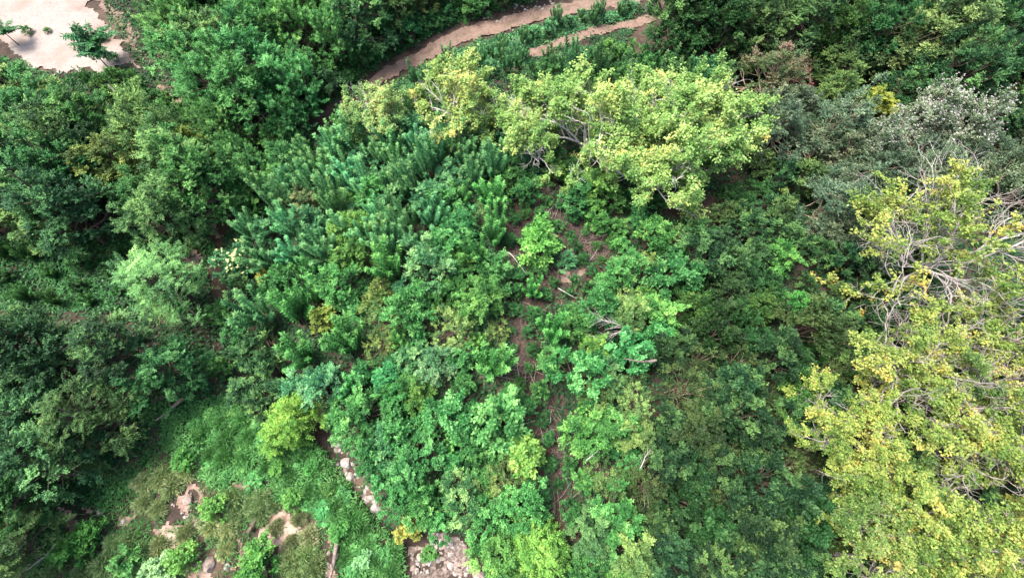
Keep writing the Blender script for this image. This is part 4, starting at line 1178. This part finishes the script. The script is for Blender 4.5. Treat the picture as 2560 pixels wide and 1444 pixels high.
stones(1165, 1425, 30, 30, 36, .09, .30, 'stone at the outer end of the gravel rubble', 'rubble end stones', .45, .4)
stones(488, 645, 18, 14, 9, .15, .32, 'stone on the small bare spot beside the flowering shrub', 'bare spot stones', .5)
stones(1330, 15, 70, 18, 40, .12, .34, 'stone along the far edge of the dirt track', 'track edge stones', .7, -1.6)
stones(1245, 50, 40, 8, 16, .1, .28, 'stone at the bend of the dirt track', 'track bend stones', .7, -1.5)
stones(1310, 70, 50, 14, 16, .1, .26, 'stone between the two dirt tracks', 'stones between the tracks', .6, -1.0)
stones(1560, 5, 40, 20, 30, .12, .32, 'stone on the gravel where the dirt tracks meet', 'track junction stones', .8)
stones(700, 1350, 60, 50, 26, .10, .28, 'stone on the red bare soil', 'red soil stones', .35, -.4)
stones(470, 1260, 40, 40, 14, .10, .26, 'stone around the flat pinkish rock', 'slope stones', .35, -.5)
stones(830, 1390, 14, 50, 12, .10, .26, 'stone on the bare strip of turf edge', 'turf strip stones', .35, -.2)


gv, gf, gn = [], [], 0
for x, y, sz_, an, k in GRIT:
    me = ROCKP[k]
    co = np.empty(len(me.vertices) * 3); me.vertices.foreach_get('co', co); co = co.reshape(-1, 3) * sz_
    ca, sa = math.cos(an), math.sin(an)
    gv.append(np.stack([co[:, 0] * ca - co[:, 1] * sa + x, co[:, 0] * sa + co[:, 1] * ca + y, co[:, 2] + float(hgt(x, y)) + .07 * sz_ + .02], -1))
    gf += [[v + gn for v in p.vertices] for p in me.polygons]; gn += len(co)
gm = bpy.data.meshes.new('gravel'); gm.from_pydata(np.concatenate(gv).tolist(), [], gf); gm.materials.append(M['rockpink'])
go = bpy.data.objects.new('gravel', gm); C.objects.link(go)
props(go, 'fine gravel strewn between the stones of bank, rubble and track', 'gravel', None, 'stuff')

# ---------------------------------------------------------------- dead wood
def stick_mesh(seed, L, r, mat, forks=2):
    rng = np.random.default_rng(seed)
    tb = Tubes()
    p = [np.array([-L / 2, 0, 0])]; d = np.array([1.0, 0, 0])
    for i in range(7):
        d = unit(d + rng.normal(size=3) * .13 * np.array([1, 1, .5])); p.append(p[-1] + d * L / 7)
    p = np.array(p)
    tb.add(p, np.linspace(r, r * .45, 8), 6)
    for f in range(forks):
        j = rng.integers(2, 7)
        q = [p[j]]; dd = unit(d + rng.normal(size=3) * .7 * np.array([1, 1, .4]))
        for i in range(4):
            dd = unit(dd + rng.normal(size=3) * .15); q.append(q[-1] + dd * L * .1)
        tb.add(np.array(q), np.linspace(r * .5, r * .15, 5), 4)
    return tb.mesh('stick', M[mat])


STICKS = [stick_mesh(500 + i, 1.5, .017, 'deadwood', i % 3) for i in range(6)]
STICKSG = [stick_mesh(520 + i, 1.4, .016, 'greywood', 1 + i % 2) for i in range(3)]


def brush(px, py, n_, R, ang, label, seed, name='brush_pile', L=(.6, 1.2), grey=.15, spreadang=.5, h=.4):
    rng = np.random.default_rng(seed)
    x, y = at(px, py)
    root = bpy.data.objects.new(name, None); root.location = (x, y, float(hgt(x, y))); root.empty_display_size = .3
    C.objects.link(root); props(root, label, 'brush pile', None)
    for _ in range(n_):
        lib = STICKSG if rng.uniform() < grey else STICKS
        o = bpy.data.objects.new('stick', lib[rng.integers(len(lib))])
        a = rng.uniform(0, 6.28); q = R * math.sqrt(rng.uniform())
        o.location = (q * math.cos(a), q * math.sin(a), .05 + rng.uniform() * h * (1 - q / R))
        o.rotation_euler = (rng.uniform(0, 6.28), rng.normal() * .22, ang + rng.normal() * spreadang)
        s = rng.uniform(*L); o.scale = (s, s, s)
        o.parent = root; C.objects.link(o)


D2R = math.radians


def dead_shrub(seed, n_=46, R=.75, Hh=.8):
    rng = np.random.default_rng(seed)
    tb = Tubes()
    for i in range(n_):
        a = rng.uniform(0, 6.28); el = rng.uniform(.15, 1.3)
        d = np.array([math.cos(a) * math.cos(el), math.sin(a) * math.cos(el), math.sin(el)])
        p = [np.array([rng.normal() * .1, rng.normal() * .1, -.05])]
        L = R * rng.uniform(.6, 1.3)
        for k in range(6):
            d = unit(d + rng.normal(size=3) * .18 - UP * .05); p.append(p[-1] + d * L / 6)
        p = np.array(p)
        tb.add(p, np.linspace(.013, .003, 7), 4)
        for k in (3, 4):
            dd = unit(d + rng.normal(size=3) * .6)
            tb.add(np.stack([p[k], p[k] + dd * L * .18, p[k] + dd * L * .34 + rng.normal(size=3) * .03]), [.006, .004, .002], 3)
    return tb.mesh('dead_shrub', M['deadwood'])


DEADS = [dead_shrub(700 + i) for i in range(4)]
rdd = np.random.default_rng(71)
for px, py, s_, lab in [(1365, 480, 1.1, 'leafless brown shrub at the top of the brush clearing'), (1410, 545, 1.0, 'leafless tangle right of the vivid lime shrub'),
                        (1300, 640, 1.0, 'leafless tangle on the dark edge of the clearing'), (1470, 590, .9, 'dry twiggy shrub above the pale brush heap'),
                        (1500, 650, 1.0, 'dry twiggy shrub beside the pale brush heap'), (1350, 720, .9, 'dry twigs below the green tiered shrub'),
                        (1300, 830, 1.0, 'leafless shrub on the gap path above the grey brush'), (1270, 930, 1.2, 'grey leafless tangle beside the grey brush heap'),
                        (1345, 1000, .9, 'dry twigs where the gap path bends'), (1390, 1140, .9, 'dry twigs on the narrow lower gap path'),
                        (1160, 1000, 1.2, 'brown leafless shrub sunk in the middle thicket'), (1140, 1050, 1.2, 'second brown leafless shrub sunk in the middle thicket'),
                        (1500, 830, 1.1, 'leafless tangle under the bleached branches'), (1110, 850, 1.1, 'leafless brown shrub in a thicket hole'),
                        (1640, 520, .9, 'dry twigs on the shaded litter under the pale row')]:
    xy = at(px, py, .3)
    single('dead_shrub', DEADS[rdd.integers(4)], xy, lab, 'dead shrub', None, (0, 0, rdd.uniform(0, 6.28)), (s_, s_, s_), 0)
brush(1385, 510, 34, .95, D2R(65), 'heap of dry brown brush below the low spreading lime tree', 1)
brush(1475, 625, 34, .95, D2R(40), 'pale dry brush heap beside the reddish bare spot', 2)
brush(1395, 660, 26, .8, D2R(100), 'dry brush heap with upright pale splinters in the clearing', 3, spreadang=.9)
brush(1330, 660, 18, .7, D2R(-30), 'small brown brush heap beside the green tiered shrub', 4, spreadang=.9)
brush(1320, 790, 12, .7, D2R(20), 'scattered dry sticks on the gap path above the fallen branches', 5, spreadang=1.0, h=.15)
brush(1300, 940, 16, .8, D2R(60), 'grey brush heap on the gap path in the thicket', 6, grey=.5, spreadang=1.2)
brush(1350, 1070, 16, .7, D2R(-40), 'tan dry brush heap beside the gap path', 7, spreadang=.6)
brush(1415, 1235, 14, .75, D2R(70), 'dark brush heap at the lower end of the gap path', 8, grey=.0, spreadang=.5)
brush(1150, 1030, 22, .8, D2R(110), 'brown brush heap sunk inside the middle thicket', 9, grey=.0, spreadang=.6, h=.9)
brush(1375, 1010, 9, .6, D2R(-60), 'loose dry sticks where the gap path narrows', 10, spreadang=.7, h=.2)
brush(1120, 830, 16, .7, D2R(40), 'small dry brush heap in a hole of the thicket', 11, grey=.0, spreadang=1.0, h=.8)


def dead_branch(name, px, py, z, ang, L, label, seed, mat='greywood', r=.05, twigs=16, pitch=.08):
    rng = np.random.default_rng(seed)
    tb = Tubes()
    p = [np.array([0.0, 0, 0])]; d = np.array([1.0, 0, 0])
    for i in range(9):
        d = unit(d + rng.normal(size=3) * .08); p.append(p[-1] + d * L / 9)
    p = np.array(p); tb.add(p, np.linspace(r, r * .3, 10), 7)
    for k in range(twigs):
        j = 2 + int(7 * k / max(twigs, 1)); s_ = (-1) ** k
        dd = unit(d * 1.0 + np.array([0, s_ * rng.uniform(.3, .8), rng.normal() * .25]))
        q = [p[j]]
        for i in range(6):
            dd = unit(dd + rng.normal(size=3) * .13); q.append(q[-1] + dd * L * rng.uniform(.05, .09))
        tb.add(np.array(q), np.linspace(r * .35, r * .07, 7), 4)
    xy = at(px, py, z)
    o = single(name, tb.mesh(name, M[mat]), xy, label, 'dead branch' if twigs > 2 else 'log', None, (0, -pitch, ang), dz=z)
    return o


dead_branch('fallen_branch', 1580, 828, 1.7, D2R(150), 2.0, 'bleached fallen branch with many white twigs lying on the thicket', 31, twigs=22, r=.032)
dead_branch('fallen_branch', 1590, 812, 1.6, D2R(200), 2.2, 'second bleached branch crossing under the twiggy white one', 32, twigs=14, r=.028)
dead_branch('fallen_log', 1640, 900, 1.9, D2R(197), 1.6, 'short pale broken log resting on the dark thicket edge', 33, twigs=1, r=.07, mat='deadwood')
dead_branch('fallen_log', 458, 995, .8, D2R(235), 1.4, 'grey-brown broken trunk at the edge of the left woods', 34, twigs=1, r=.10, mat='deadwood', pitch=-.05)
dead_branch('fallen_log', 845, 1345, .25, D2R(262), 1.9, 'weathered log lying down the turf edge on red soil', 35, twigs=1, r=.12, mat='deadwood')
dead_branch('fallen_log', 620, 1330, .25, D2R(60), 1.1, 'dark rotten log beside the narrow white rock', 36, twigs=1, r=.10, mat='bark_dark')
dead_branch('fallen_branch', 140, 1360, .4, D2R(238), 1.6, 'thin grey stick leaning on the shaded slope foot', 37, twigs=1, r=.05)
dead_branch('fallen_branch', 1600, 1170, 2.1, D2R(55), .9, 'white forked twig on the dark thicket', 38, twigs=5, r=.022)
dead_branch('fallen_branch', 1465, 1150, 1.6, D2R(35), .8, 'white forked twig lying between gap path and dark thicket', 39, twigs=5, r=.022)
dead_branch('fallen_branch', 1395, 720, .5, D2R(-25), 1.1, 'straight pale pole lying below the reddish bare spot', 40, twigs=0, r=.03)
dead_branch('fallen_branch', 1270, 630, .5, D2R(-45), 1.6, 'crooked thin pale branch across the dark edge of the clearing', 41, twigs=2, r=.03)
dead_branch('fallen_branch', 260, 205, .6, D2R(-38), 4.5, 'long pale pole lying between woods and bare soil below the sand', 43, twigs=0, r=.09)

print('TRIS', sum(len(m.polygons) for m in bpy.data.meshes) * 2, 'OBJ', len(bpy.data.objects))
